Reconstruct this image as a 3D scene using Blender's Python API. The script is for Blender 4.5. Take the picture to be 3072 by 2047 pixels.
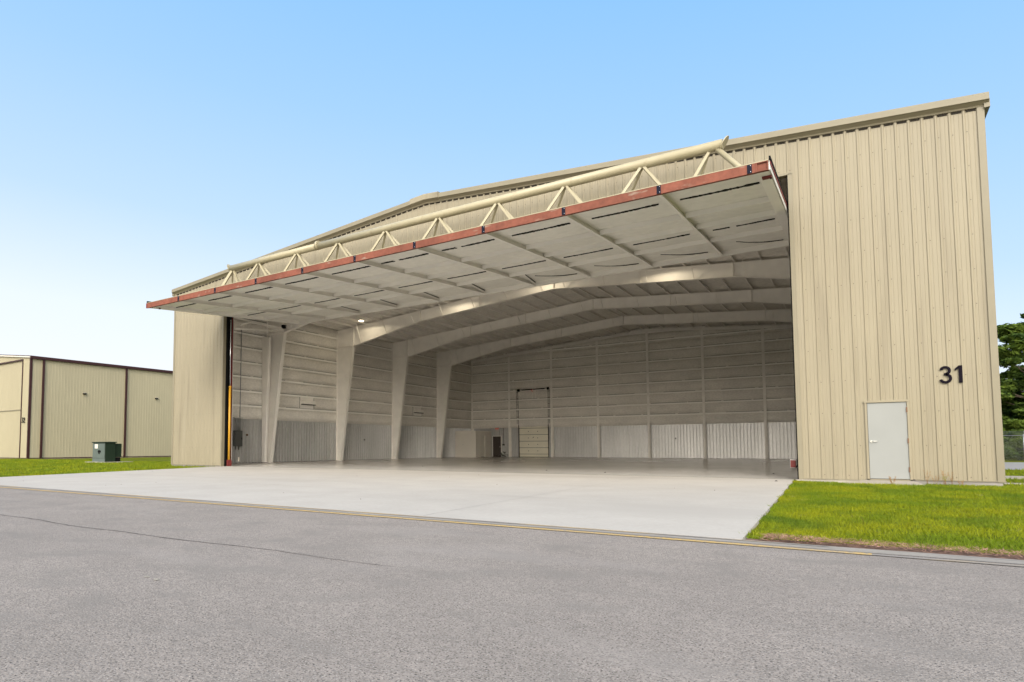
import bpy, math, random
import numpy as np
from mathutils import Vector, Matrix
random.seed(7); rng = np.random.default_rng(7)
for o in list(bpy.data.objects): bpy.data.objects.remove(o, do_unlink=True)
scene = bpy.context.scene
COL = scene.collection
R = math.radians

# ------------------------------------------------------------------ camera
CAM = (33.9105, -22.0304, 1.0524)
yaw, pitch, roll = -0.593, 0.0598, -0.003
cam_d = bpy.data.cameras.new('camera'); cam = bpy.data.objects.new('camera', cam_d); COL.objects.link(cam)
fw = Vector((math.sin(yaw)*math.cos(pitch), math.cos(yaw)*math.cos(pitch), math.sin(pitch)))
r0 = Vector((math.cos(yaw), -math.sin(yaw), 0)); u0 = r0.cross(fw)
rr = r0*math.cos(roll) + u0*math.sin(roll); uu = -r0*math.sin(roll) + u0*math.cos(roll)
M = Matrix((rr, uu, -fw)).transposed().to_4x4(); M.translation = CAM
cam.matrix_world = M
cam_d.sensor_width = 36; cam_d.lens = 36*1866.7/3072
cam_d.shift_x = 0.0733; cam_d.shift_y = 0.0669
cam_d.clip_start = 0.05; cam_d.clip_end = 3000
scene.camera = cam

# ------------------------------------------------------------------ light
SUN_EL, SUN_AZ = R(39), R(153)      # azimuth clockwise from +Y
w = bpy.data.worlds.new('World'); scene.world = w; w.use_nodes = True
nt = w.node_tree; nt.nodes.clear()
out = nt.nodes.new('ShaderNodeOutputWorld'); bg = nt.nodes.new('ShaderNodeBackground')
sky = nt.nodes.new('ShaderNodeTexSky'); sky.sky_type = 'NISHITA'; sky.sun_disc = False
sky.sun_elevation = SUN_EL; sky.sun_rotation = SUN_AZ
sky.air_density = 1.0; sky.dust_density = 1.5; sky.ozone_density = 1.0
# thin bright veil of cloud: towards the horizon the blue gives way to white
tc = nt.nodes.new('ShaderNodeTexCoord'); sep = nt.nodes.new('ShaderNodeSeparateXYZ')
nt.links.new(tc.outputs['Generated'], sep.inputs[0])
ramp = nt.nodes.new('ShaderNodeValToRGB')
cr = ramp.color_ramp
SKYS = [(0.0, (0.98, 1.0, 1.04)), (0.10, (0.92, 1.0, 1.08)), (0.25, (0.60, 0.82, 1.12)), (0.42, (0.42, 0.71, 1.12)), (0.60, (0.29, 0.62, 1.12)), (1.0, (0.20, 0.50, 1.0))]
cr.elements[0].position, cr.elements[0].color = SKYS[0][0], (*SKYS[0][1], 1)
cr.elements[1].position, cr.elements[1].color = SKYS[-1][0], (*SKYS[-1][1], 1)
for p_, c_ in SKYS[1:-1]:
    e = cr.elements.new(p_); e.color = (*c_, 1)
skx = nt.nodes.new('ShaderNodeMath'); skx.operation = 'MULTIPLY_ADD'; skx.inputs[1].default_value = .13; skx.inputs[2].default_value = .015
nt.links.new(sep.outputs['X'], skx.inputs[0]); ska = nt.nodes.new('ShaderNodeMath'); ska.operation = 'ADD'
nt.links.new(sep.outputs['Z'], ska.inputs[0]); nt.links.new(skx.outputs[0], ska.inputs[1]); nt.links.new(ska.outputs[0], ramp.inputs[0])
veil = nt.nodes.new('ShaderNodeVectorMath'); veil.operation = 'SCALE'; veil.inputs['Scale'].default_value = 5.9
nt.links.new(ramp.outputs['Color'], veil.inputs[0])
# warm glow added to the unseen sky behind the camera, to light the hangar interior
gl = nt.nodes.new('ShaderNodeVectorMath'); gl.operation = 'DOT_PRODUCT'; gl.inputs[1].default_value = (math.sin(SUN_AZ)*.90, math.cos(SUN_AZ)*.90, .22)
nt.links.new(tc.outputs['Generated'], gl.inputs[0])
gm = nt.nodes.new('ShaderNodeMapRange'); gm.inputs['From Min'].default_value = .28; gm.inputs['From Max'].default_value = 1.0; gm.inputs['To Max'].default_value = 42
nt.links.new(gl.outputs['Value'], gm.inputs[0])
gc = nt.nodes.new('ShaderNodeVectorMath'); gc.operation = 'SCALE'; gc.inputs[0].default_value = (1.0, .88, .70); nt.links.new(gm.outputs[0], gc.inputs['Scale'])
ga = nt.nodes.new('ShaderNodeVectorMath'); ga.operation = 'ADD'; nt.links.new(veil.outputs[0], ga.inputs[0]); nt.links.new(gc.outputs[0], ga.inputs[1])
veil = ga
mixs = nt.nodes.new('ShaderNodeMix'); mixs.data_type = 'RGBA'; mixs.inputs[0].default_value = 0.88
nt.links.new(sky.outputs[0], mixs.inputs[6]); nt.links.new(veil.outputs[0], mixs.inputs[7])
nt.links.new(mixs.outputs[2], bg.inputs[0]); bg.inputs[1].default_value = 0.09
nt.links.new(bg.outputs[0], out.inputs[0])
sd = bpy.data.lights.new('sun', 'SUN'); sd.energy = 1.4; sd.angle = R(22); sd.color = (1, .95, .87)
so = bpy.data.objects.new('sun', sd); COL.objects.link(so)
dirv = Vector((math.sin(SUN_AZ)*math.cos(SUN_EL), math.cos(SUN_AZ)*math.cos(SUN_EL), math.sin(SUN_EL)))
so.rotation_euler = dirv.to_track_quat('Z', 'Y').to_euler(); so.location = (20, -30, 40)
scene.view_settings.view_transform = 'Standard'; scene.view_settings.look = 'None'
scene.view_settings.exposure = 0.95; scene.view_settings.gamma = 1
scene.cycles.max_bounces = 10; scene.cycles.diffuse_bounces = 6

# ------------------------------------------------------------------ materials
def mat(name, col, rough=.6, metal=0, noise=None, bump=None, spec=.3, coat=0, emit=None, stretch=None):
    """noise: list of (scale, amount, detail) brightness variations; bump: (scale, strength)"""
    m = bpy.data.materials.new(name); m.use_nodes = True; n = m.node_tree; b = n.nodes['Principled BSDF']
    b.inputs['Base Color'].default_value = (*col, 1); b.inputs['Roughness'].default_value = rough
    b.inputs['Metallic'].default_value = metal; b.inputs['Specular IOR Level'].default_value = spec
    b.inputs['Coat Weight'].default_value = coat
    geo = n.nodes.new('ShaderNodeNewGeometry'); vec = geo.outputs['Position']
    if stretch:
        vm = n.nodes.new('ShaderNodeVectorMath'); vm.operation = 'MULTIPLY'; vm.inputs[1].default_value = stretch
        n.links.new(vec, vm.inputs[0]); vec = vm.outputs[0]
    last = None
    if noise:
        cur = None
        for sc_, am, de in noise:
            t = n.nodes.new('ShaderNodeTexNoise'); t.inputs['Scale'].default_value = sc_; t.inputs['Detail'].default_value = de
            n.links.new(vec, t.inputs['Vector'])
            mr = n.nodes.new('ShaderNodeMapRange'); mr.inputs['From Min'].default_value = .3; mr.inputs['From Max'].default_value = .7
            mr.inputs['To Min'].default_value = 1-am; mr.inputs['To Max'].default_value = 1+am
            n.links.new(t.outputs[0], mr.inputs[0])
            if cur is None: cur = mr.outputs[0]
            else:
                mm = n.nodes.new('ShaderNodeMath'); mm.operation = 'MULTIPLY'
                n.links.new(cur, mm.inputs[0]); n.links.new(mr.outputs[0], mm.inputs[1]); cur = mm.outputs[0]
        vs = n.nodes.new('ShaderNodeVectorMath'); vs.operation = 'SCALE'; vs.inputs[0].default_value = col
        n.links.new(cur, vs.inputs['Scale']); n.links.new(vs.outputs[0], b.inputs['Base Color']); last = vs
    if bump:
        t = n.nodes.new('ShaderNodeTexNoise'); t.inputs['Scale'].default_value = bump[0]; t.inputs['Detail'].default_value = 4
        n.links.new(vec, t.inputs['Vector'])
        bp = n.nodes.new('ShaderNodeBump'); bp.inputs['Strength'].default_value = bump[1]; bp.inputs['Distance'].default_value = bump[2] if len(bump) > 2 else .02
        n.links.new(t.outputs[0], bp.inputs['Height']); n.links.new(bp.outputs[0], b.inputs['Normal'])
    if emit:
        b.inputs['Emission Color'].default_value = (*emit[0], 1); b.inputs['Emission Strength'].default_value = emit[1]
    return m
def N(m, kind, **kw):
    nd = m.node_tree.nodes.new(kind)
    for k, v in kw.items(): setattr(nd, k, v)
    return nd
def base_socket(m): return m.node_tree.nodes['Principled BSDF'].inputs['Base Color']
def overlay(m, col, scale, lo, hi, detail=5, vecmul=None, axis=None, src='ShaderNodeTexNoise'):
    """mix a second colour over the base where a noise is above a threshold (stains, wear, specks)"""
    nt = m.node_tree; bs = base_socket(m)
    geo = N(m, 'ShaderNodeNewGeometry'); vec = geo.outputs['Position']
    if vecmul:
        vm = N(m, 'ShaderNodeVectorMath', operation='MULTIPLY'); vm.inputs[1].default_value = vecmul; nt.links.new(vec, vm.inputs[0]); vec = vm.outputs[0]
    t = N(m, src); t.inputs['Scale'].default_value = scale
    if src == 'ShaderNodeTexNoise': t.inputs['Detail'].default_value = detail
    nt.links.new(vec, t.inputs['Vector'])
    mr = N(m, 'ShaderNodeMapRange'); mr.inputs['From Min'].default_value = lo; mr.inputs['From Max'].default_value = hi
    nt.links.new(t.outputs[0], mr.inputs[0])
    mx = N(m, 'ShaderNodeMix', data_type='RGBA'); nt.links.new(mr.outputs[0], mx.inputs[0])
    if bs.links: nt.links.new(bs.links[0].from_socket, mx.inputs[6])
    else: mx.inputs[6].default_value = bs.default_value
    mx.inputs[7].default_value = (*col, 1)
    nt.links.new(mx.outputs[2], bs)
    return m

CREAM = (.222, .194, .134)
m_wall = mat('cream_metal_siding', CREAM, .45, 0, [(.35, .04, 3), (3, .03, 4)], spec=.35, stretch=(1, 1, .25))
overlay(m_wall, (.168, .143, .098), 2.2, .56, .80, 6, (1, 1, .06))
overlay(m_wall, (.245, .218, .158), 1.4, .60, .85, 6, (1, 1, .10))
m_trim = mat('cream_metal_trim', (.185, .163, .112), .42, 0, [(1.2, .05, 3)], spec=.35)
m_pipe = mat('cream_painted_tube', (.295, .262, .172), .4, 0, [(2, .05, 4)], spec=.4)
overlay(m_pipe, (.24, .20, .125), 5, .62, .75)
m_screw = mat('screw_head', (.10, .08, .06), .5, .3)
m_frame = mat('painted_steel_frame', (.84, .81, .76), .55, 0, [(1.5, .05, 4)], spec=.3)
m_foam = mat('sprayed_foam_wall', (.74, .71, .655), .9, 0, [(.6, .08, 5), (6, .09, 6)], (7, .8, .05), spec=.1, stretch=(1, 1, 2.2))
m_roofin = mat('ceiling_foam', (.74, .71, .66), .9, 0, [(.6, .07, 4), (5, .08, 5)], (6, .7, .04), spec=.1)
m_door_in = mat('door_foam_lining', (.72, .70, .64), .8, 0, [(.5, .05, 4), (4, .04, 4)], (2.2, .5, .04), spec=.2)
m_door_fr = mat('door_painted_frame', (.76, .735, .68), .6, 0, [(1, .04, 4)], spec=.25)
m_tear = mat('black_torn_backing', (.012, .014, .010), .9)
m_girt = mat('girt_paint', (.93, .91, .86), .5)
m_crev = mat('shadow_gap_and_dirt', (.10, .09, .075), .95, 0, [(4, .4, 4)])  # dark colour stands for gap shadow above the girts, with crevice dirt
m_galv = mat('galvanized_liner', (.54, .535, .53), .45, .6, [(.8, .10, 4), (14, .08, 5)], spec=.5, stretch=(1, 1, .3))
m_red = mat('red_primer_beam', (.155, .052, .033), .75, 0, [(1.2, .18, 5), (9, .14, 6)], (20, .3, .01), spec=.25)
overlay(m_red, (.25, .20, .155), 2.3, .62, .74, 7, (.6, 1, 2))
overlay(m_red, (.14, .045, .03), 7, .62, .72, 6, (.5, 1, 1))
m_maroon = mat('maroon_primer', (.13, .022, .02), .6, 0, [(4, .15, 4)])
m_black = mat('black_rubber', (.006, .006, .006), .8, spec=.08)
m_navy = mat('dark_splice_plate', (.008, .009, .018), .6, spec=.08)
m_bolt = mat('bolt_head', (.5, .5, .52), .4, .6)
m_yellowcyl = mat('yellow_cylinder_paint', (.50, .26, .02), .4, 0, [(3, .06, 3)], spec=.5)
m_rod = mat('chromed_rod', (.7, .72, .74), .2, .9)
m_doorpaint = mat('grey_door_paint', (.225, .232, .225), .5, 0, [(1.5, .03, 4)], spec=.3)
m_hinge = mat('brass_hinge', (.14, .075, .045), .5, .4)
m_chrome = mat('satin_metal', (.55, .54, .5), .35, .8)
m_num = mat('black_number', (.008, .006, .010), .8, spec=.05)
m_gap = mat('dark_gap', (.02, .016, .012), .9)
m_conc = mat('pale_concrete', (.345, .32, .285), .85, 0, [(.12, .05, 5), (.9, .045, 6), (14, .04, 5)], (30, .12, .004), spec=.2)
overlay(m_conc, (.31, .288, .256), .35, .55, .75, 6, (.35, 1, 1))
overlay(m_conc, (.26, .243, .22), .9, .70, .78, 6, (.25, 1.3, 1))
m_found = mat('foundation_concrete', (.22, .205, .19), .9, 0, [(1.5, .12, 5)], (12, .3, .01))
m_stoop = mat('stoop_concrete', (.27, .245, .20), .85, 0, [(2, .08, 5)], (14, .2, .01))
m_floor = mat('sealed_concrete_floor', (.50, .475, .435), .24, 0, [(.2, .07, 5), (1.5, .06, 5)], spec=.45, coat=.22)
overlay(m_floor, (.43, .40, .365), .25, .52, .72, 6)
m_floor.node_tree.nodes['Principled BSDF'].inputs['Coat Roughness'].default_value = .12
m_asph = mat('weathered_asphalt', (.230, .201, .176), .9, 0, [(.13, .07, 4), (1.1, .06, 6), (20, .14, 4)], (55, .8, .009), spec=.2)
overlay(m_asph, (.060, .053, .047), 70, .53, .64, 4)
overlay(m_asph, (.135, .119, .105), 24, .57, .72, 4)
overlay(m_asph, (.165, .147, .130), 1.9, .52, .75, 6, (.7, 1, 1))
overlay(m_asph, (.38, .35, .32), 85, .60, .72, 2)
overlay(m_asph, (.165, .146, .131), .30, .52, .85, 7, (.5, 1, 1))
overlay(m_asph, (.245, .22, .198), .8, .55, .90, 8, (.4, 1.3, 1))
m_yel = mat('faded_yellow_line', (.42, .285, .10), .8, 0, [(6, .10, 5)])
overlay(m_yel, (.22, .19, .16), 30, .50, .64, 4)
overlay(m_yel, (.22, .19, .16), 1.5, .52, .80, 7, (.5, 3, 1))
m_yel2 = mat('worn_yellow_line', (.40, .28, .12), .8, 0, [(6, .10, 5)])
overlay(m_yel2, (.205, .185, .165), 2.0, .36, .54, 8, (.4, 3, 1))
m_dust = mat('sandy_gutter', (.225, .205, .178), .9, 0, [(1.5, .12, 6), (25, .10, 4)], (40, .3, .004))
overlay(m_dust, (.18, .165, .15), 1.2, .5, .62, 7, (.3, 4, 1))
m_grassb = mat('grass_ground', (.085, .105, .008), .95, 0, [(.35, .22, 5), (4, .25, 5)], (18, .8, .05), spec=.05)
overlay(m_grassb, (.125, .115, .010), .55, .50, .68, 5)
m_straw = mat('dead_grass_straw', (.27, .16, .115), .95, 0, [(8, .5, 3)], spec=.05)
m_soil = mat('mulchy_soil', (.12, .07, .05), .95, 0, [(9, .5, 5)], (30, .8, .03))
m_ncream = mat('neighbour_siding', (.29, .256, .170), .5, 0, [(.25, .05, 4), (3, .03, 4)], stretch=(1, 1, .25))
m_ntrim = mat('dark_red_trim', (.030, .009, .008), .5, 0, [(2, .1, 3)])
m_boxg = mat('green_cabinet_paint', (.010, .020, .011), .5, 0, [(2, .1, 4)])
m_boxf = mat('grey_green_cabinet_front', (.075, .095, .085), .45, 0, [(2, .1, 4)])
m_label = mat('white_sticker', (.5, .47, .42), .6)
m_white = mat('white_plastic', (.5, .49, .46), .5)
m_office = mat('drywall_paint', (.72, .68, .61), .8, 0, [(1, .03, 4)])
m_dark = mat('dark_brown_door', (.055, .043, .038), .6)
m_ohd = mat('cream_sectional_panel', (.76, .72, .60), .55, 0, [(1, .04, 3)])
m_grey = mat('grey_electrical_enclosure', (.075, .078, .075), .5)
m_signr = mat('red_exit_sign', (.5, .06, .035), .5, emit=((.8, .10, .04), .25))
m_lamp = mat('lamp_lens', (1, .9, .7), .4, emit=((1, .84, .55), 14))
m_lampb = mat('lamp_housing', (.2, .2, .2), .5, .5)
m_bark = mat('tree_bark', (.10, .075, .055), .95, 0, [(6, .3, 4)], (20, .6, .03))
m_fence = mat('galvanized_fence', (.30, .31, .32), .5, .6)
m_weed = mat('reddish_weed', (.22, .13, .055), .9)
def leafmat(name, c1, c2, scale):
    m = mat(name, c1, .7, spec=.15)
    overlay(m, c2, scale, .4, .62, 3)
    b = m.node_tree.nodes['Principled BSDF']
    tr = N(m, 'ShaderNodeBsdfTranslucent'); mx = N(m, 'ShaderNodeMixShader'); mx.inputs[0].default_value = .3
    src = b.inputs['Base Color'].links[0].from_socket
    m.node_tree.links.new(src, tr.inputs[0]); m.node_tree.links.new(b.outputs[0], mx.inputs[1]); m.node_tree.links.new(tr.outputs[0], mx.inputs[2])
    m.node_tree.links.new(mx.outputs[0], m.node_tree.nodes['Material Output'].inputs[0])
    return m
m_leaf = leafmat('tree_leaves', (.035, .065, .012), (.11, .16, .022), 1.1)
m_blade = leafmat('grass_blades', (.140, .195, .007), (.235, .25, .007), .7)
overlay(m_blade, (.066, .115, .009), .8, .48, .72, 8)
overlay(m_blade, (.10, .15, .02), 9, .55, .70, 3)
overlay(m_blade, (.27, .26, .07), 3.5, .66, .74, 3)

# ------------------------------------------------------------------ mesh helpers
class MB:
    def __init__(s): s.v = []; s.f = []; s.m = []; s.sm = []
    def add(s, vs, fs, mi=0, smooth=False):
        b = len(s.v); s.v += [tuple(v) for v in vs]
        for f in fs: s.f.append([b+i for i in f]); s.m.append(mi); s.sm.append(smooth)
        return s
    def box(s, a, b, mi=0):
        x0, y0, z0 = (min(p) for p in zip(a, b)); x1, y1, z1 = (max(p) for p in zip(a, b))
        return s.add([(x0,y0,z0),(x1,y0,z0),(x1,y1,z0),(x0,y1,z0),(x0,y0,z1),(x1,y0,z1),(x1,y1,z1),(x0,y1,z1)],
              [(0,3,2,1),(4,5,6,7),(0,1,5,4),(1,2,6,5),(2,3,7,6),(3,0,4,7)], mi)
    def hexa(s, p, mi=0):   # 4 bottom pts then 4 top pts
        return s.add(p, [(0,3,2,1),(4,5,6,7),(0,1,5,4),(1,2,6,5),(2,3,7,6),(3,0,4,7)], mi)
    def bar(s, a, b, w, h=None, mi=0, up=(0,0,1)):
        a = Vector(a); b = Vector(b); h = h or w; d = (b-a).normalized(); up = Vector(up)
        if abs(d.dot(up)) > .98: up = Vector((1, 0, 0))
        x = d.cross(up).normalized()*w/2; y = x.cross(d).normalized()*h/2
        return s.hexa([a-x-y, a+x-y, a+x+y, a-x+y, b-x-y, b+x-y, b+x+y, b-x+y], mi)
    def tube(s, pts, r, n=12, mi=0, cap=True, r2=None):
        pts = [Vector(p) for p in pts]; rings = []; b0 = len(s.v)
        for i, p in enumerate(pts):
            d = (pts[min(i+1, len(pts)-1)] - pts[max(i-1, 0)]).normalized()
            up = Vector((0, 0, 1)) if abs(d.z) < .9 else Vector((1, 0, 0))
            x = d.cross(up).normalized(); y = x.cross(d).normalized()
            rad = r if r2 is None else r + (r2-r)*i/(len(pts)-1)
            for k in range(n):
                a = 2*math.pi*k/n; s.v.append(tuple(p + x*rad*math.cos(a) + y*rad*math.sin(a)))
        for i in range(len(pts)-1):
            for k in range(n):
                k2 = (k+1) % n; s.f.append([b0+i*n+k, b0+i*n+k2, b0+(i+1)*n+k2, b0+(i+1)*n+k]); s.m.append(mi); s.sm.append(True)
        if cap:
            s.f.append([b0+k for k in range(n)][::-1]); s.m.append(mi); s.sm.append(False)
            s.f.append([b0+(len(pts)-1)*n+k for k in range(n)]); s.m.append(mi); s.sm.append(False)
        return s
    def prism(s, prof, a, b, mi=0, axis='x'):
        """profile in the plane across the axis, run from a to b"""
        n = len(prof)
        mk = {'x': lambda t, p: (t, p[0], p[1]), 'y': lambda t, p: (p[0], t, p[1]), 'z': lambda t, p: (p[0], p[1], t)}[axis]
        vs = [mk(a, p) for p in prof] + [mk(b, p) for p in prof]
        fs = [(i, (i+1) % n, n+(i+1) % n, n+i) for i in range(n)] + [tuple(range(n))[::-1], tuple(range(n, 2*n))]
        return s.add(vs, fs, mi)
    def build(s, name, mats, parent=None, label=None):
        me = bpy.data.meshes.new(name); me.from_pydata(s.v, [], s.f)
        for m in (mats if isinstance(mats, (list, tuple)) else [mats]): me.materials.append(m)
        me.polygons.foreach_set('material_index', s.m); me.polygons.foreach_set('use_smooth', s.sm); me.update()
        import bmesh
        bm = bmesh.new(); bm.from_mesh(me); bmesh.ops.recalc_face_normals(bm, faces=bm.faces); bm.to_mesh(me); bm.free()
        o = bpy.data.objects.new(name, me); COL.objects.link(o)
        if parent: put(o, parent)
        if label: o['label'] = label
        return o
BASE = {}
def put(o, parent):
    o.parent = parent
    o.matrix_parent_inverse = Matrix.Translation(-world_loc(parent))
def world_loc(p):
    l = Vector(p.location)
    return l if not p.parent else l*1.0 + (Vector((0,0,0)))
def thing(name, label, cat, loc, group=None):
    o = bpy.data.objects.new(name, None); COL.objects.link(o); o.location = loc; o.empty_display_size = .3
    o['label'] = label; o['category'] = cat
    if group: o['group'] = group
    return o
def tag(o, label=None, cat=None, group=None, kind=None):
    for k, v in (('label', label), ('category', cat), ('group', group), ('kind', kind)):
        if v: o[k] = v
    return o
def copy_tree(o, parent=None):
    c = o.copy(); COL.objects.link(c)
    if parent: c.parent = parent
    for ch in list(o.children): copy_tree(ch, c)
    return c
def bevel(o, wd=.01, seg=2):
    b = o.modifiers.new('bevel', 'BEVEL'); b.width = wd; b.segments = seg; b.limit_method = 'ANGLE'; return o

# ------------------------------------------------------------------ ground
def gz(y): return -.13 if y < -13.3 else (.0097*y if y < 0 else 0.0)
def sheet(name, pts, m, thick=None):
    b = MB(); b.add(pts, [tuple(range(len(pts)))]); o = b.build(name, m); o['kind'] = 'structure'; return o
# far ground, one sheet to the horizon (grass), following the fall towards the taxiway
b = MB(); ys = [-900, -40, -13.3, 0, 60, 900]; xs = [-900, -60, 0, 40, 90, 900]
zz = {-900: -.20, -40: -.20, -13.3: -.185, 0: -.05, 60: -.05, 900: -.05}
vs = [(x, y, zz[y]) for y in ys for x in xs]; nx = len(xs)
b.add(vs, [(j*nx+i, j*nx+i+1, (j+1)*nx+i+1, (j+1)*nx+i) for j in range(len(ys)-1) for i in range(nx-1)])
tag(b.build('ground', m_grassb), kind='structure')
sheet('taxiway', [(-300, -75, -.13), (300, -75, -.13), (300, -13.30, -.13), (-300, -13.30, -.13)], m_asph)
# dusty gutter along the taxiway edge, two yellow lines
def strip(name, y0, y1, z, m, x0=-300, x1=300, wob=0, step=.5):
    b = MB(); n = int((x1-x0)/step) if wob else 1
    vs = []
    for i in range(n+1):
        x = x0+(x1-x0)*i/n
        vs += [(x, y0+(random.uniform(-wob, wob) if wob else 0), z), (x, y1+(random.uniform(-wob, wob) if wob else 0), z)]
    b.add(vs, [(2*i, 2*i+2, 2*i+3, 2*i+1) for i in range(n)]); return tag(b.build(name, m), kind='structure')
strip('gutter', -13.62, -13.302, -.126, m_dust, -60, 60, .02)
strip('road_marking', -13.82, -13.69, -.122, m_yel, -200, 34.0)
strip('road_marking', -13.43, -13.37, -.121, m_yel2, -60, 33.6)
strip('road_marking', -13.81, -13.72, -.122, m_yel2, 34.0, 38)
# longitudinal crack in the asphalt: thin ragged dark seam
b = MB(); vs = []; n = 700
for i in range(n+1):
    x = -40+80*i/n; y = -17.15+.05*math.sin(x*.7)+.03*math.sin(x*2.3)+random.uniform(-.012, .012)
    wd = (.009 + .009*random.random())*(1 if x < 27.5 else max(0, 1-(x-27.5)/3.2)) + (.006 if random.random() < .1 else 0)
    vs += [(x, y-wd, -.127), (x, y+wd, -.127)]
b.add(vs, [(2*i, 2*i+2, 2*i+3, 2*i+1) for i in range(n) if -40+80*i/n < 30.5])
m_crack = mat('asphalt_crack', (.075, .066, .060), .95, 0, [(5, .3, 3)])
tag(b.build('asphalt_crack', m_crack), kind='structure')
# concrete apron, slightly falling, 10 cm thick slab
AX0, AX1, AXF = 4.45, 32.30, 5.6
apr = MB()
apr.hexa([(5.7, -13.30, -.3), (32.66, -13.30, -.3), (32.25, .35, -.2), (4.5, .35, -.2), (5.7, -13.30, -.125), (32.66, -13.30, -.125), (32.25, .35, .004), (4.5, .35, .004)])
tag(apr.build('apron', m_conc), kind='structure')
# saw-cut joints of the apron
b = MB()
for yj in (-9.2, -4.6):
    z = gz(yj)+.009; b.add([(4.9, yj-.008, z), (32.4, yj-.008, z), (32.4, yj+.008, z), (4.9, yj+.008, z)], [(0, 1, 2, 3)])
for xj in (9.2, 13.8, 18.5, 23.1, 27.7):
    b.add([(xj-.006, -13.25, gz(-13.25)+.0085), (xj+.006, -13.25, gz(-13.25)+.0085), (xj+.006, .2, .0085), (xj-.006, .2, .0085)], [(0, 1, 2, 3)])
m_joint = mat('saw_cut_joint', (.275, .256, .23), .9)
tag(b.build('apron_joint', m_joint), kind='structure')
# dark stains and grit specks on the apron
m_speck = mat('dark_grit', (.03, .025, .02), .9)
b = MB()
for _ in range(18):
    x, y = random.uniform(6, 32), random.uniform(-12, -.3); r_ = random.uniform(.008, .022); z = gz(y)+.012
    vs = [(x+r_*random.uniform(.6, 1.4)*math.cos(a), y+r_*random.uniform(.6, 1.2)*math.sin(a), z) for a in [k*math.pi/3 for k in range(6)]]
    vs.append((x, y, z+.012)); b.add(vs, [(k, (k+1) % 6, 6) for k in range(6)])
for x, y in ((31.9, -1.2), (14.6, 5.24), (31.3, 4.2), (25.6, 2.2), (22.7, 3.1)):
    z = max(gz(y), 0)+.012
    vs = [(x+.05*math.cos(a), y+.05*math.sin(a), z) for a in [k*math.pi/3 for k in range(6)]]; vs.append((x, y, z+.03)); b.add(vs, [(k, (k+1) % 6, 6) for k in range(6)])
tag(b.build('grit', m_speck), label='dark grit specks scattered on the pale concrete', kind='stuff')

# ------------------------------------------------------------------ hangar
W, HE, SL, XR = 37.07, 10.34, .0793, 18.535
YB = 34.85
zt = lambda x: HE + SL*min(max(x, 0), W-min(x, W))     # wall top / roof line
XL, XO, ZO = 4.65, 32.42, 9.57                        # big door opening
PD0, PD1, PDZ = 34.13, 35.17, 2.34                    # side door opening
P = .3048
H = thing('hangar', 'large cream metal aircraft hangar standing open in the middle, with 31 on its wall', 'hangar', (XR, 0, 0))

RIB = ((-.036, 0), (-.018, .021), (.018, .021), (.036, 0), (.088, 0), (.096, .005), (.106, .005), (.114, 0), (.190, 0), (.198, .005), (.208, .005), (.216, 0))
def rib_profile(x0, x1, ph):
    """(x, out) points of ribbed sheet: tall rib every 305 mm, two small beads between"""
    pts = []
    k0 = math.floor((x0-ph)/P)-1
    for k in range(k0, int((x1-x0)/P)+k0+4):
        c = ph+k*P
        for dx, d in ((-.036, 0), (-.018, .021), (.018, .021), (.036, 0), (.088, 0), (.096, .005), (.106, .005), (.114, 0), (.190, 0), (.198, .005), (.208, .005), (.216, 0)):
            if x0 < c+dx < x1: pts.append((c+dx, d))
    def dep(x):
        t = (x-ph+.1) % P - .1
        for (a, p), (c, q) in zip(RIB[:-1], RIB[1:]):
            if a <= t <= c: return p+(q-p)*(t-a)/(c-a)
        return 0
    return [(x0, dep(x0))] + pts + [(x1, dep(x1))]
def ribbed(b, x0, x1, z0, ztop, y=0, sgn=-1, ph=None, mi=0, axis='x', dk=1.0):
    ph = W-.389 if ph is None else ph
    vs = []
    pr = rib_profile(x0, x1, ph)
    for x, d in pr:
        d *= dk; t = ztop(x) if callable(ztop) else ztop
        if axis == 'x': vs += [(x, y+sgn*d, z0), (x, y+sgn*d, t)]
        else: vs += [(y+sgn*d, x, z0), (y+sgn*d, x, t)]
    b.add(vs, [(2*i, 2*i+2, 2*i+3, 2*i+1) for i in range(len(pr)-1)], mi)
# outer shell of the front wall
b = MB()
for (a, c, z0, z1) in ((0, XL, .06, zt), (XL, XO, ZO, zt), (XO, PD0, .06, zt), (PD0, PD1, PDZ, zt), (PD1, W, .10, zt)):
    ribbed(b, a, c, z0, z1)
# screws: two per rib at each girt
for zs in [.18] + [1.05+.96*k for k in range(12)]:
    k = 0
    for k in range(int(W/P)+1):
        x = W-.389-k*P+.055
        if x < .05 or (XL-.02 < x < XO+.05 and zs < ZO+.1) or (PD0-.05 < x < PD1+.05 and zs < PDZ) or zs > zt(x)-.1: continue
        if random.random() < .15: continue
        dz = random.uniform(-.01, .01); r_ = .011
        b.box((x-r_, -.006, zs+dz-r_), (x+r_, 0.001, zs+dz+r_), 1)
b.build('front_wall', [m_wall, m_screw], H)
# inner face of the front wall (foam)
b = MB()
def slab(b, x0, x1, z0, y0, y1, top=None):
    zs = (lambda x: top) if top is not None else (lambda x: zt(x)-.02)
    xm = [x0] + ([XR] if x0 < XR < x1 else []) + [x1]
    for a, c in zip(xm[:-1], xm[1:]):
        b.hexa([(a, y0, z0), (c, y0, z0), (c, y1, z0), (a, y1, z0), (a, y0, zs(a)), (c, y0, zs(c)), (c, y1, zs(c)), (a, y1, zs(a))])
for a, c, z0 in ((.0, XL-.14, .06), (XL-.14, XO+.14, ZO+.05), (XO+.14, PD0-.01, .06), (PD0-.01, PD1+.01, PDZ+.02), (PD1+.01, W, .1)):
    slab(b, a+.003, c-.003, z0, .01, .12)
b.build('front_wall_lining', m_foam, H)
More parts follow.
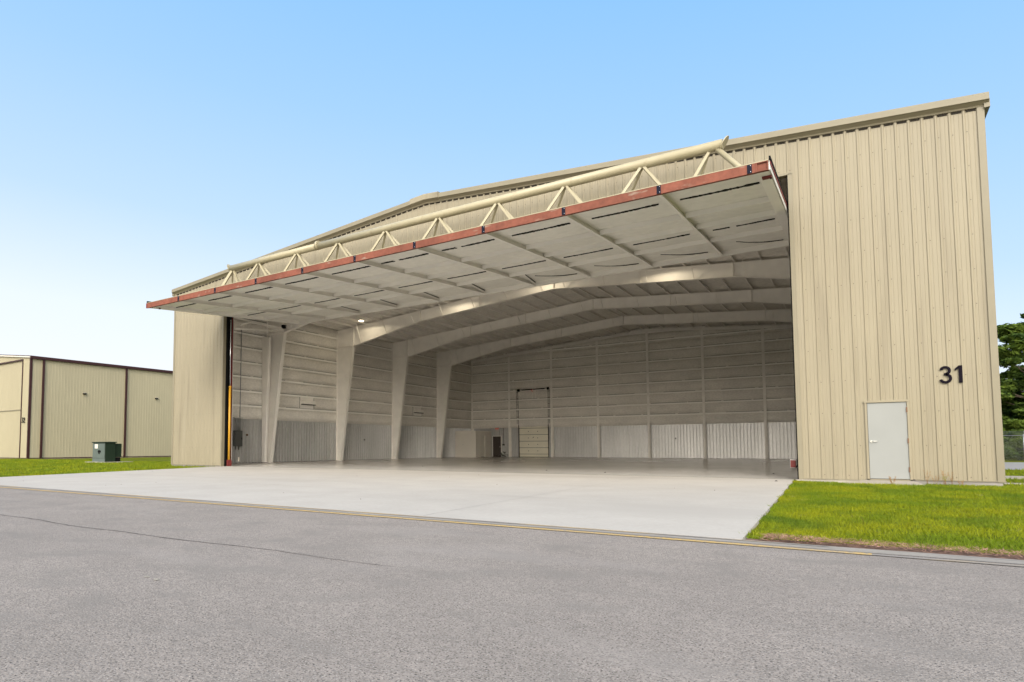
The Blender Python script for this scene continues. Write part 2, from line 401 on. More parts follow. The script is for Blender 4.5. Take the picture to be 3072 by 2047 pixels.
# side walls and back wall, outside
b = MB(); ribbed(b, 0, YB, .06, HE, y=0, sgn=-1, ph=.2, axis='y'); b.build('side_wall', m_wall, H)
b = MB(); ribbed(b, 0, YB, .06, HE, y=W, sgn=1, ph=.2, axis='y'); b.build('side_wall', m_wall, H)
b = MB(); ribbed(b, 0, W, .06, zt, y=YB+.1, sgn=1); b.build('back_wall', m_wall, H)
# foam lining inside, slightly billowed between girts
def foam(axis, pos, a0, a1, zlist, ztopf, inward, nseg=60):
    b = MB(); vs = []
    zs = []
    for i in range(len(zlist)-1):
        h_ = zlist[i+1]-zlist[i]
        for dz, q_ in ((0, 0), (.045, .0), (.075, .78), (h_*.35, 1.05), (h_*.7, 1.0), (h_-.16, .80), (h_-.05, .35)): zs.append((zlist[i]+dz, q_))
    zs.append((zlist[-1], 0)); nz = len(zs)
    for i in range(nseg+1):
        t = a0+(a1-a0)*i/nseg; top = ztopf(t)
        for z, s_ in zs:
            z_ = min(z, top); d = inward*(.15*s_+random.uniform(-.008, .008)*(1 if s_ else 0))
            vs.append((pos+d, t, z_) if axis == 'y' else (t, pos+d, z_))
    b.add(vs, [(i*nz+j, (i+1)*nz+j, (i+1)*nz+j+1, i*nz+j+1) for i in range(nseg) for j in range(nz-1)], smooth=True)
    return b
GZ = [2.92, 3.84, 4.81, 5.77, 6.73, 7.69, 8.66, 9.6, 10.34]
foam('y', .06, .13, YB-.02, GZ, lambda t: HE, 1, 90).build('insulation', m_foam, H)
foam('y', W-.06, .13, YB-.02, GZ, lambda t: HE, -1, 90).build('insulation', m_foam, H)
foam('x', YB-.06, .08, W-.08, GZ+[11.2, 11.85], lambda t: zt(t)-.03, -1, 110).build('insulation', m_foam, H)
# galvanised liner sheets below
P_save = P
def liner(axis, pos, a0, a1, sgn, cuts=(), groove=False):
    b = MB(); pitch = .262; t = a0; prev = None
    segs = []; cur = a0
    for c0, c1, zc in sorted(cuts):
        segs.append((cur, c0, 0)); segs.append((c0, c1, zc)); cur = c1
    segs.append((cur, a1, 0))
    for s0, s1, z0 in segs:
        if z0 >= 2.9: continue
        pts = [(s0, 0)]
        k = math.floor(s0/pitch)-1
        while k*pitch < s1+pitch:
            c = k*pitch
            for dx, d in (((-.034, 0), (-.018, -.045), (.018, -.045), (.034, 0)) if groove else ((-.050, 0), (-.024, .06), (.024, .06), (.050, 0))):
                if s0 < c+dx < s1: pts.append((c+dx, d))
            k += 1
        pts.append((s1, 0)); vs = []
        for x, d in pts:
            p0 = (pos+sgn*d, x) if axis == 'y' else (x, pos+sgn*d)
            vs += [(*p0, max(z0, .02)), (*p0, 2.94)]
        b.add(vs, [(2*i, 2*i+2, 2*i+3, 2*i+1) for i in range(len(pts)-1)])
    return b
liner('y', .10, .14, YB-.1, 1).build('wall_liner', m_galv, H)
liner('y', W-.10, .14, YB-.1, -1).build('wall_liner', m_galv, H)
liner('x', YB-.10, .1, W-.1, -1, [(2.62, 3.66, 2.14), (5.68, 8.84, 2.9)], True).build('wall_liner', m_galv, H)
# plastered patch above the roller door between the liner sheets
b = MB(); b.box((5.62, YB-.13, 2.94), (8.90, YB-.07, 3.3)); b.build('door_header', m_frame, H)
# girts
def zee(b, axis, pos, a0, a1, z, inward, dep=.21):
    prof = [(0, z-.004), (0, z+.004), (dep-.006, z+.004), (dep-.006, z+.03), (dep, z+.03), (dep, z-.004)]
    prof = [(pos+inward*d, zz_) for d, zz_ in prof]
    # light lip of the flange seen from the hangar floor
    lip = [(pos+inward*(dep-.004), z-.095), (pos+inward*(dep+.004), z-.095), (pos+inward*(dep+.004), z+.03), (pos+inward*(dep-.004), z+.03)]
    b.prism(prof, a0, a1, axis=axis); b.prism(lip, a0, a1, axis=axis)
    gap = [(pos+inward*(dep-.03), z+.032), (pos+inward*(dep-.012), z+.032), (pos+inward*(dep-.012), z+.062), (pos+inward*(dep-.03), z+.062)]  # thin dark strip above the lip, painted-in gap shadow and dirt
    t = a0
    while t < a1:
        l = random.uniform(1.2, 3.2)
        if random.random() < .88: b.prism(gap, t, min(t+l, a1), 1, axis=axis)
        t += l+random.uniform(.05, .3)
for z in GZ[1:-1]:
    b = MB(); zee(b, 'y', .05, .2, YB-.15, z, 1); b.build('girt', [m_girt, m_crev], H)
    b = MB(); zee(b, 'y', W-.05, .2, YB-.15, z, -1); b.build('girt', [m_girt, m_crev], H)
for z in GZ[1:-1] + [10.54, 11.3]:
    u = 0.15 if z < 10.3 else (z+.12-HE)/SL
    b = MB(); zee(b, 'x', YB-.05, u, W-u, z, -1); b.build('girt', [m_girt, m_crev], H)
# back wall columns
for k in range(9):
    x = .28 + 4.62*k if k < 8 else W-.28
    if k: x = min(4.63*k+.06, W-.28)
    top = zt(x)-.24; b = MB()
    b.box((x-.105, YB-.37, .01), (x+.105, YB-.355, top)); b.box((x-.006, YB-.355, .01), (x+.006, YB-.14, top)); b.box((x-.105, YB-.14, .01), (x+.105, YB-.125, top))
    b.build('endwall_column', m_frame, H)
# rigid frames
ZB = [(1.96, 8.83), (5.16, 9.46), (8.28, 10.05), (XR, 10.90)]
def zbot(x):
    u = min(x, W-x)
    for (x0, z0), (x1, z1) in zip(ZB[:-1], ZB[1:]):
        if u <= x1: return z0+(z1-z0)*(u-x0)/(x1-x0)
    return ZB[-1][1]
ztop_f = lambda x: zt(x)-.21
FY = [6.95+7.0*k for k in range(4)]
FLW = .13
BR_U = [2.78, 5.24, 7.76, 10.27, 12.78, 15.28, 17.79]
def rigid_frame(Y):
    # rafter
    xs = [1.96, 5.16, 8.28, XR, W-8.28, W-5.16, W-1.96]
    b = MB()
    for a, c in zip(xs[:-1], xs[1:]):
        b.hexa([(a, Y-.008, zbot(a)), (c, Y-.008, zbot(c)), (c, Y+.008, zbot(c)), (a, Y+.008, zbot(a)), (a, Y-.008, ztop_f(a)), (c, Y-.008, ztop_f(c)), (c, Y+.008, ztop_f(c)), (a, Y+.008, ztop_f(a))])
        for zf, t in ((zbot, -.02), (ztop_f, .018)):
            b.hexa([(a, Y-FLW, zf(a)+min(t, 0)), (c, Y-FLW, zf(c)+min(t, 0)), (c, Y+FLW, zf(c)+min(t, 0)), (a, Y+FLW, zf(a)+min(t, 0)),
                    (a, Y-FLW, zf(a)+max(t, 0)), (c, Y-FLW, zf(c)+max(t, 0)), (c, Y+FLW, zf(c)+max(t, 0)), (a, Y+FLW, zf(a)+max(t, 0))])
    for x in (8.28, 8.31, 13.2, XR-.02, XR+.02, W-13.2, W-8.31, W-8.28):
        b.box((x-.008, Y-FLW, zbot(x)), (x+.008, Y+FLW, ztop_f(x)))
    raf = b.build('rafter', m_frame, H)
    # columns
    for side in (0, 1):
        X = (lambda u: u) if not side else (lambda u: W-u)
        b = MB(); kz = 8.83
        def q(u0, u1, y0, y1, z0, z1, v0=None, v1=None):
            v0 = u0 if v0 is None else v0; v1 = u1 if v1 is None else v1
            b.hexa([(X(u0), y0, z0), (X(u1), y0, z0), (X(u1), y1, z0), (X(u0), y1, z0), (X(v0), y0, z1), (X(v1), y0, z1), (X(v1), y1, z1), (X(v0), y1, z1)])
        q(.26, .72, Y-.008, Y+.008, .02, kz, .26, 1.95)                  # tapered web
        b.hexa([(X(.26), Y-.008, kz), (X(1.95), Y-.008, kz), (X(1.95), Y+.008, kz), (X(.26), Y+.008, kz),
                (X(.26), Y-.008, ztop_f(.26)), (X(1.95), Y-.008, ztop_f(1.95)), (X(1.95), Y+.008, ztop_f(1.95)), (X(.26), Y+.008, ztop_f(.26))])
        q(.24, .26, Y-FLW, Y+FLW, .02, 10.15)                            # outer flange
        q(.72, .74, Y-FLW, Y+FLW, .02, kz, 1.95, 1.97)                   # inner flange
        q(.26, 1.95, Y-FLW, Y+FLW, kz-.012, kz+.012)                     # knee stiffeners
        q(1.94, 1.96, Y-FLW, Y+FLW, kz+.02, ztop_f(1.95)-.02)
        b.hexa([(X(.26), Y-FLW, ztop_f(.26)), (X(1.94), Y-FLW, ztop_f(1.94)), (X(1.94), Y+FLW, ztop_f(1.94)), (X(.26), Y+FLW, ztop_f(.26)),
                (X(.26), Y-FLW, ztop_f(.26)+.018), (X(1.94), Y-FLW, ztop_f(1.94)+.018), (X(1.94), Y+FLW, ztop_f(1.94)+.018), (X(.26), Y+FLW, ztop_f(.26)+.018)])
        q(.2, .80, Y-.18, Y+.18, .004, .03)                               # base plate
        b.build('column', m_frame, H)
    for u in BR_U:
        for x in (u, W-u):
            b = MB(); b.bar((x, Y-.12, zbot(x)+.03), (x, Y-.72, zt(x)-.16), .06, .012, up=(1, 0, 0)); b.build('flange_brace', m_frame, raf)
for Y in FY: rigid_frame(Y)
# end frames: light channels under the rake at front and back
for Y in (.3, YB-.42):
    b = MB()
    for a, c in ((.3, XR), (XR, W-.3)):
        za, zc = zt(a)-.24, zt(c)-.24
        b.hexa([(a, Y-.01, za-.22), (c, Y-.01, zc-.22), (c, Y+.01, zc-.22), (a, Y+.01, za-.22), (a, Y-.01, za), (c, Y-.01, zc), (c, Y+.01, zc), (a, Y+.01, za)])
        b.hexa([(a, Y-.1, za-.235), (c, Y-.1, zc-.235), (c, Y+.1, zc-.235), (a, Y+.1, za-.235), (a, Y-.1, za-.22), (c, Y-.1, zc-.22), (c, Y+.1, zc-.22), (a, Y+.1, za-.22)])
    b.build('rafter', m_frame, H)
# girt-end struts over the columns (short light stubs the photo shows across column webs)
for Y in FY:
    for z in (3.84, 6.73):
        b = MB(); b.bar((.22, Y-.16, z), (1.02 + .13*(z-3.84), Y-.14, z), .03, .05); b.build('girt_stub', m_frame, H)
# support post beside the first column, carrying the swing door
b = MB(); b.hexa([(.32, 6.45, .02), (.66, 6.45, .02), (.66, 6.68, .02), (.32, 6.68, .02), (.20, 6.45, 8.6), (.95, 6.45, 8.6), (.95, 6.68, 8.6), (.20, 6.68, 8.6)])
bevel(b.build('door_post', m_frame, H), .05, 3)
for sx in (0, 1):
    X = (lambda u: u) if not sx else (lambda u: W-u)
    b = MB(); b.bar((X(4.52), .85, 7.86), (X(2.0), 6.8, 8.90), .09); b.build('strut', m_frame, H)
    b = MB(); b.bar((X(4.2), 1.5, 8.22), (X(3.8), 2.53, 8.62), .10); b.bar((X(3.8), 2.53, 8.62), (X(2.12), 6.7, 9.0), .12); b.box((X(2.35)-.1, 6.35, 9.0), (X(2.35)+.1, 6.6, 9.22), 1)
    b.build('strut', [m_frame, m_black], H)
# purlins
for s_ in (-1, 1):
    k = 0
    while True:
        u = .27+1.253*k; x = XR+s_*u
        if x < .35 or x > W-.35: break
        z1 = zt(x)-.02; b = MB()
        b.box((x-.005, .15, z1-.185), (x+.005, YB-.12, z1)); b.box((x-.005, .15, z1-.187), (x+s_*.065, YB-.12, z1-.175))
        b.build('purlin', m_frame, H); k += 1
# roof: lining inside, panels outside
b = MB()
for a, c in ((.02, XR), (XR, W-.02)):
    n = 24; vs = []
    for i in range(n+1):
        x = a+(c-a)*i/n
        for j in range(41):
            vs.append((x, .02+(YB-.02)*j/40, zt(x)-.03-random.uniform(0, .012)))
    b.add(vs, [(i*41+j, i*41+j+1, (i+1)*41+j+1, (i+1)*41+j) for i in range(n) for j in range(40)], smooth=True)
b.build('ceiling', m_roofin, H)
b = MB()
for a, c in ((-.12, XR), (XR, W+.12)):
    za = HE+SL*(a if a < XR else W-a); zc = HE+SL*(c if c <= XR else W-c)
    b.hexa([(a, -.02, za+.03), (c, -.02, zc+.03), (c, YB+.12, zc+.03), (a, YB+.12, za+.03), (a, -.02, za+.10), (c, -.02, zc+.10), (c, YB+.12, zc+.10), (a, YB+.12, za+.10)])
b.build('roof', m_wall, H)
# sculpted rake trim along the front gable, in two runs with a peak cap
def rake(name, x0, x1, grow=0, m=m_trim, hh=.27):
    g = grow
    prof = [(.0, -.06), (-.045, -.06), (-.06-g, -.02), (-.15-g, .05), (-.19-g, .07), (-.19-g, hh-.04+g), (-.17-g, hh+g), (0.02, hh+g+.02)]
    b = MB(); vs = []
    za, zc = (HE+SL*(x if x <= XR else W-x) for x in (x0, x1))
    n = len(prof)
    vs = [(x0, p[0], za+p[1]) for p in prof] + [(x1, p[0], zc+p[1]) for p in prof]
    b.add(vs, [(i, (i+1) % n, n+(i+1) % n, n+i) for i in range(n)] + [tuple(range(n))[::-1], tuple(range(n, 2*n))])
    return b.build(name, m, H)
rake('rake_trim', -.14, XR); rake('rake_trim', XR, W+.14)
b = MB(); n = 6; g = .012
for s_ in (-1, 1):
    x0, x1 = XR, XR+s_*.75
    prof = [(.0, -.066), (-.045, -.07), (-.075, -.02), (-.18, .03), (-.235, .06), (-.235, .27), (-.20, .32), (.02, .34)]
    n = len(prof); vs = [(x0, p[0], zt(x0)+p[1]) for p in prof] + [(x1, p[0], zt(x1)+p[1]) for p in prof]
    b.add(vs, [(i, (i+1) % n, n+(i+1) % n, n+i) for i in range(n)] + [tuple(range(n))[::-1], tuple(range(n, 2*n))])
b.build('peak_cap', m_wall, H)
b = MB()
for k in range(int(W/P)+1):
    x0 = W-.389-k*P+.045; x1 = x0+.215
    if x0 < .1 or x1 > W-.12: continue
    z0, z1 = zt(x0)-.125, zt(x1)-.125
    b.hexa([(x0, -.012, z0), (x1, -.012, z1), (x1, -.002, z1), (x0, -.002, z0), (x0, -.012, z0+.055), (x1, -.012, z1+.055), (x1, -.002, z1+.055), (x0, -.002, z0+.055)])
b.build('closure_strip', m_gap, H)
# eave gutters
for x0, x1 in ((-.22, -.035), (W+.035, W+.16)):
    b = MB(); b.box((x0, -.1, HE-.12), (x1, YB+.1, HE+.10)); b.build('gutter_trim', m_trim, H)
# corner trims
for cx_, s_ in ((0, -1), (W, 1)):
    b = MB(); b.box((cx_-s_*.11, -.042, .06), (cx_+s_*.045, -.002, HE-.03)); b.box((cx_+s_*.002, -.002, .06), (cx_+s_*.045, .11, HE-.03)); b.build('corner_trim', m_trim, H)
# base trim, foundation
b = MB(); b.box((PD1+.06, -.05, .075), (W+.06, .0, .098)); b.box((XO+.1, -.05, .04), (PD0-.06, .0, .058)); b.box((0, -.05, .04), (XL-.02, 0, .058)); b.build('base_trim', m_trim, H)
b = MB(); b.box((PD1+.05, -.02, -.35), (W, .14, .096)); b.box((XO+.02, -.02, -.35), (PD1+.05, .14, .056)); b.box((0, -.02, -.35), (XL-.02, .14, .056))
b.box((0, .14, -.35), (.1, YB+.1, .05)); b.box((W-.1, .14, -.35), (W, YB+.1, .05)); b.box((.1, YB, -.35), (W-.1, YB+.1, .05)); b.build('foundation', m_found, H)
# floor slab
b = MB(); b.add([(.1, .34, .008), (W-.1, .34, .008), (W-.1, YB, .008), (.1, YB, .008)], [(0, 1, 2, 3)]); tag(b.build('floor', m_floor), kind='structure')
# opening jambs and head
b = MB(); b.box((XL-.10, -.045, .0), (XL+.02, -.002, ZO)); b.box((XL-.015, -.002, 0), (XL+.02, .15, ZO)); b.build('jamb_trim', m_trim, H)
b = MB(); b.box((XO-.02, -.045, .0), (XO+.11, -.002, ZO)); b.box((XO-.02, -.002, 0), (XO+.01, .12, ZO)); b.build('jamb_trim', m_trim, H)
b = MB(); b.box((XL-.03, .152, .0), (XL+.025, .27, ZO)); b.build('rubber_seal', m_black, H)
b = MB(); b.box((XO-.055, .0, .0), (XO-.021, .2, ZO)); b.build('rubber_seal', m_black, H)
for s_, x in ((1, XL), (-1, XO)):       # jamb columns (wide flange, dark primer)
    b = MB(); b.box((x-s_*.12, .30, 0.01), (x+s_*.0, .33, ZO)); b.box((x-s_*.14, .33, 0.01), (x-s_*.11, .60, ZO)); b.box((x-s_*.12, .60, 0.01), (x+s_*.0, .63, ZO))
    b.f, b.m = b.f, [1]*12+[0]*6
    b.build('jamb_column', [m_maroon, m_black], H)
    b = MB(); b.box((x-s_*.02, .635, .01), (x+s_*.005, .66, 8.3)); b.build('jamb_strip', m_white, H)
b = MB(); b.box((XL-.1, .0, ZO-.02), (XO+.1, .18, ZO+.045)); b.box((XL-.1, -.045, ZO-.02), (XO+.1, -.001, ZO+.05)); b.build('opening_head', m_trim, H)
# hydraulic cylinders
for s_, x in ((1, XL+.06), (-1, XO+.05)):
    b = MB(); b.tube([(x, .43, .34), (x, .43, 4.44)], .062, 16); b.tube([(x, .43, 4.40), (x, .43, 4.50)], .072, 16)
    c = b.build('hydraulic_cylinder', m_yellowcyl, H)
    b = MB(); b.tube([(x, .43, 4.50), (x+s_*.08, .35, 8.25)], .022, 12); b.build('piston_rod', m_rod, c)
    b = MB(); b.box((x-.09, .33, .02), (x+.09, .55, .36)); b.build('cylinder_mount', m_maroon, c)
b = MB(); b.box((32.16, .36, .38), (32.30, .50, .60)); b.box((32.14, .50, .36), (32.32, .52, .62), 1); b.tube([(32.30, .4, .35), (32.36, .4, .5), (32.33, .4, .62)], .015, 8, 2)
b.build('latch_bracket', [m_maroon, m_white, m_black], H, 'red square latch bracket low on the right door jamb')
b = MB(); b.box((4.85, .95, .28), (4.91, 1.0, .50)); b.build('latch_bracket', m_stoop, H, 'small white latch bracket low beside the left jamb')

# ------------------------------------------------------------------ swing door panel
D = []
T = .0821; YO, YR, Z0D = -4.55, 5.39, 8.035
zp = lambda y, off=0: Z0D + T*(y-YO) + off
DX0, DX1 = 4.69, 32.30
door = MB()
TH = .25
def pbox(b, x0, x1, y0, y1, o0, o1, mi=0):
    b.hexa([(x0, y0, zp(y0, o0)), (x1, y0, zp(y0, o0)), (x1, y1, zp(y1, o0)), (x0, y1, zp(y1, o0)), (x0, y0, zp(y0, o1)), (x1, y0, zp(y0, o1)), (x1, y1, zp(y1, o1)), (x0, y1, zp(y1, o1))], mi)
# outer skin: ribbed sheet on the upper face
vs = []; pr_ = rib_profile(DX0, DX1, DX0+.1)
for x, d in pr_: vs += [(x, YO-.02, zp(YO, TH+.002+d)), (x, YR, zp(YR, TH+.002+d))]
door.add(vs, [(2*i, 2*i+2, 2*i+3, 2*i+1) for i in range(len(pr_)-1)])
DOOR = door.build('hangar_door', m_wall, H, 'big cream swing door panel raised level over the opening')
# foam lining under the skin, bulging softly between frame members
NODES = [YO+.06, -1.5, .2, 2.6, YR-.06]
POSTS = [DX0, 7.29, 10.06, 12.83, 15.64, 18.43, 21.22, 24.01, 26.80, 29.60, DX1]
b = MB()
NXd, NYd = 180, 60; vs = []
for i in range(NXd+1):
    x = DX0+.03+(DX1-DX0-.06)*i/NXd
    j0 = max(k for k in range(10) if POSTS[k] <= x+.001); tx = (x-POSTS[j0])/(POSTS[j0+1]-POSTS[j0])
    for j in range(NYd+1):
        y = YO+.03+(YR-YO-.06)*j/NYd
        q0 = max([k for k in range(4) if NODES[k] <= y] or [0]); ty = min(max((y-NODES[q0])/(NODES[q0+1]-NODES[q0]), 0), 1)
        bulge = .05*math.sin(math.pi*min(max(tx, 0), 1))**.6*math.sin(math.pi*ty)**.7 if 0 < tx < 1 and 0 < ty < 1 else 0
        vs.append((x, y, zp(y, .185-bulge+random.uniform(-.003, .003))))
b.add(vs, [(i*(NYd+1)+j, i*(NYd+1)+j+1, (i+1)*(NYd+1)+j+1, (i+1)*(NYd+1)+j) for i in range(NXd) for j in range(NYd)], smooth=True)
b.build('door_lining', m_door_in, DOOR)
for k, x in enumerate(POSTS[1:-1]):
    b = MB(); pbox(b, x-.045, x-.035, YO+.08, YR-.06, 0.003, .18); pbox(b, x-.045, x+.045, YO+.08, YR-.06, -.004, .006)
    b.build('door_post', m_door_fr, DOOR)
for x0, x1 in ((DX0+.002, DX0+.25), (DX1-.27, DX1-.002)):
    b = MB(); pbox(b, x0, x1, YO+.08, YR-.02, .0, .18); b.build('end_frame', m_door_fr, DOOR)
for y in (-1.5, .2, 2.6):
    for k in range(10):
        x0, x1 = POSTS[k]+.05, POSTS[k+1]-.05
        b = MB(); n = 6; prof = [(y-.012, .008), (y+.012, .008), (y+.014, .03), (y+.035, .175), (y-.035, .175), (y-.014, .03)]
        vs = [(x0, p[0], zp(p[0], p[1])) for p in prof] + [(x1, p[0], zp(p[0], p[1])) for p in prof]
        b.add(vs, [(i, (i+1) % n, n+(i+1) % n, n+i) for i in range(n)] + [tuple(range(n))[::-1], tuple(range(n, 2*n))]); b.build('door_girt', m_door_fr, DOOR)
b = MB(); pbox(b, DX0, DX1, YR-.06, YR+.12, -.02, .20); b.build('rear_tube', m_door_fr, DOOR)
# clip angles at the nodes
for x in POSTS[1:-1]:
    for y in (.2, 2.6):
        b = MB(); pbox(b, x+.05, x+.13, y-.10, y-.094, .03, .14); pbox(b, x+.075, x+.085, y-.104, y-.10, .05, .065, 1); pbox(b, x+.075, x+.085, y-.104, y-.10, .09, .105, 1)
        b.build('clip_angle', [m_door_fr, m_black], DOOR)
for x in POSTS[2:7]:
    b = MB(); b.bar((x+.06, YR-.1, zp(YR, .04)), (x+.62, 2.75, zp(2.75, .08)), .06, .02); b.bar((x+.11, YR-.25, zp(YR-.25, .12)), (x+.60, 2.95, zp(2.95, .12)), .035, .02, 1)
    b.build('corner_brace', [m_door_fr, m_tear], DOOR)
# torn seams in the lining
def tear(xa, xb, ya, yb, sag=0, wmax=.05, broken=0):
    b = MB(); n = 46; vs = []
    for i in range(n+1):
        t = i/n; x = xa+(xb-xa)*t; y = ya+(yb-ya)*t+sag*math.sin(math.pi*t)+random.uniform(-.008, .008)
        wd = wmax*(.25+.75*min(t*4, 1, (1-t)*6+.3))*random.uniform(.4, 1.2)
        for dy, do in ((-wd/2, 0), (wd/2, 0)): vs.append((x, y+dy, zp(y+dy, .118)))
        for dy, do in ((wd/2, 0), (-wd/2, 0)): vs.append((x, y+dy, zp(y+dy, .150)))
    fs = []
    for i in range(n):
        if broken and .28 < i/n < .28+broken: continue
        for k in range(4): fs.append((4*i+k, 4*i+4+k, 4*i+4+(k+1) % 4, 4*i+(k+1) % 4))
    b.add(vs, fs); b.build('torn_seam', m_tear, DOOR)
for k in range(10):
    x0, x1 = POSTS[k], POSTS[k+1]
    tear(x0+.12+random.uniform(0, .25), x1-.36, -3.17, -3.19, .0, .14, .0 if k not in (5, 6) else .10)
    tear(x0+.36, x1-.40, 1.30, 1.24, .0, .11, .10 if k == 9 else 0)
    if k >= 6: tear(x0+.75, x1-.45, 3.75, 4.85, .30, .055)
# lower edge beam (red primer) with splice plates
b = MB(); pbox(b, DX0, DX1-.28, YO-.04, YO+.08, .0, TH-.005); pbox(b, DX1-.28, DX1, YO-.01, YO+.08, .0, TH-.005)
for x0, x1, o0, o1 in ((DX1-.285, DX1-.255, 0, TH+.0), (DX1-.025, DX1, 0, TH), (DX1-.255, DX1-.025, 0, .03), (DX1-.255, DX1-.025, TH-.03, TH)): pbox(b, x0, x1, YO-.05, YO-.01, o0+.002, o1-.006)
beam = b.build('edge_beam', m_red, DOOR)
for k, x in enumerate(POSTS[1:-1] + [DX1-.43]):
    b = MB(); pbox(b, x-.055, x+.055, YO-.052, YO-.041, .006, TH-.01)
    for o_ in (.04, TH-.05): pbox(b, x+.02, x+.035, YO-.058, YO-.052, o_, o_+.015, 1)
    b.build('splice_plate', [m_navy, m_bolt], beam)
b = MB(); pbox(b, DX0-.10, DX0, YO-.05, YO+.05, .0, TH-.01); b.build('end_cap', m_maroon, beam)
b = MB(); pbox(b, DX0, DX1, YO-.045, YO+.3, TH-.004, TH+.018); b.build('edge_flashing', m_pipe, DOOR)
# end channel and rubber seal down each side
for x0, x1, s_ in ((DX1+.002, DX1+.035, 1), (DX0-.035, DX0-.002, -1)):
    b = MB(); pbox(b, x0, x1, YO+.0, YR, .01, TH); b.build('end_trim', m_white, DOOR)
    xs_ = x1 if s_ > 0 else x0
    b = MB(); pbox(b, xs_-.02, xs_+.02, YO-.05, YR, TH+.003, TH+.10); pbox(b, xs_-.006, xs_+.014, YO, YR, TH-.10, TH-.02, 1); b.build('side_seal', [m_black, m_maroon], DOOR)
b = MB(); pbox(b, DX1-.20, DX1+.02, YO+.42, YO+.60, -.05, -.004); b.bar((DX1+.0, YO+.5, zp(YO+.5, -.09)), (DX1+.0, YO+.5, zp(YO+.5, .1)), .03, None, 1); b.build('door_latch', [m_maroon, m_black], DOOR)
b = MB(); pbox(b, DX0+.35, DX0+.42, YO+.35, YO+.42, -.07, -.004); b.build('door_latch', m_maroon, DOOR)
# pipe truss standing on the outer face
py, pz, prad = -1.0, 10.62, .165
b = MB(); pts = [(6.42, py, pz-.02), (12.9, py, pz-.0), (12.95, py, pz), (18.5, py, pz+.02), (30.72, py, pz)]
b.tube(pts[:2], prad, 28); b.tube(pts[2:], prad, 28)
b.build('truss_pipe', m_pipe, DOOR)
b = MB(); b.tube([(12.86, py, pz+.04), (12.99, py, pz+.04)], prad+.045, 24); b.build('pipe_flange', m_pipe, DOOR)
# slanted end plates
for x, s_ in ((6.42, -1), (30.72, 1)):
    b = MB(); d = Vector((s_*.55, 0, .84)).normalized(); c_ = Vector((x+s_*.02, py, pz+.02)); ax = Vector((0, 1, 0)); ay = d
    nrm = ax.cross(ay); ring = [c_+ax*.19*math.cos(a)+ay*.25*math.sin(a) for a in [2*math.pi*k/24 for k in range(24)]]
    vs = ring + [p+nrm*.03 for p in ring]; b.add(vs, [tuple(range(24)), tuple(range(24, 48))[::-1]] + [(k, (k+1) % 24, 24+(k+1) % 24, 24+k) for k in range(24)])
    b.build('end_plate', m_pipe, DOOR)
APX = [8.74, 11.54, 14.27, 17.07, 19.86, 22.63, 25.43, 28.2]
def leg(a, f, r_=.085):
    b = MB(); b.bar(a, f, r_, r_); b.build('truss_leg', m_pipe, DOOR)
for x in APX:
    for sx, dx, wv in ((-1, 1.36, -.55), (-1, 1.36, .85), (1, 1.36, .10), (1, 1.36, .92)):
        yf = py+wv; leg((x+sx*.06, py+.05*(1 if wv > .5 else -1), pz-prad+.04), (x+sx*dx, yf, zp(yf, TH+.0)))
for x, s_ in ((6.62, -1), (30.3, 1)):
    for wv, dx in ((-.55, 1.0), (.85, 1.0)):
        yf = py+wv; leg((x, py, pz-prad+.03), (x-s_*(-1 if s_ < 0 else 1)*dx*(1), yf, zp(yf, TH)) if s_ > 0 else (x-dx*1.1, yf, zp(yf, TH)))
    if s_ < 0:
        leg((x+.1, py, pz-prad+.03), (x+1.1, py-.3, zp(py-.3, TH))); leg((x+.1, py, pz-prad+.03), (x+.7, py+.9, zp(py+.9, TH)))
b = MB(); b.tube([(30.55, py, pz-.12), (32.1, py-.25, zp(py-.25, TH))], .085, 18); b.build('truss_brace', m_pipe, DOOR)
b = MB(); b.tube([(6.60, py, pz-.12), (5.0, py-.25, zp(py-.25, TH))], .085, 18); b.build('truss_brace', m_pipe, DOOR)

# ------------------------------------------------------------------ pedestrian door, number, stoop
fr = MB(); fr.box((PD0-.0, -.05, .06), (PD0+.055, .06, PDZ)); fr.box((PD1-.055, -.05, .06), (PD1, .06, PDZ)); fr.box((PD0-.02, -.06, PDZ-.05), (PD1+.01, .06, PDZ+.01)); fr.box((PD0, -.05, .06), (PD1, .06, .085), 0)
pdoor = MB(); pdoor.box((PD0+.062, -.025, .10), (PD1-.062, .02, PDZ-.058)); PDO = bevel(pdoor.build('door', m_doorpaint, H, 'plain pale grey steel personnel door near the right corner'), .003)
fro = fr.build('door_frame', m_wall, PDO)
b = MB(); b.box((PD0+.056, .022, .088), (PD1-.056, .03, PDZ-.052)); b.build('door_stop', m_gap, PDO)
b = MB(); b.tube([(PD0+.13, -.025, 1.17), (PD0+.13, -.055, 1.17)], .028, 16); b.tube([(PD0+.13, -.058, 1.17), (PD0+.17, -.07, 1.172), (PD0+.27, -.07, 1.175)], .011, 10); b.build('handle', m_chrome, PDO)
for z in (.37, 1.18, 2.06):
    b = MB(); b.box((PD1-.075, -.054, z-.07), (PD1-.045, -.005, z+.07)); b.tube([(PD1-.058, -.034, z-.06), (PD1-.058, -.034, z+.06)], .007, 8); b.build('hinge', m_hinge, PDO)
b = MB(); b.hexa([(33.1, -.75, -.2), (35.75, -.75, -.2), (35.4, -.052, -.2), (33.4, -.052, -.2), (33.5, -.62, .0), (35.35, -.62, .0), (35.17, -.052, .055), (34.05, -.052, .055)])
b.hexa([(32.3, -.35, -.2), (34.2, -.45, -.2), (34.2, -.052, -.2), (32.3, -.052, -.2), (32.35, -.18, .01), (34.1, -.20, .015), (34.1, -.052, .038), (32.3, -.052, .03)])
b.build('door_stoop', m_stoop, H)

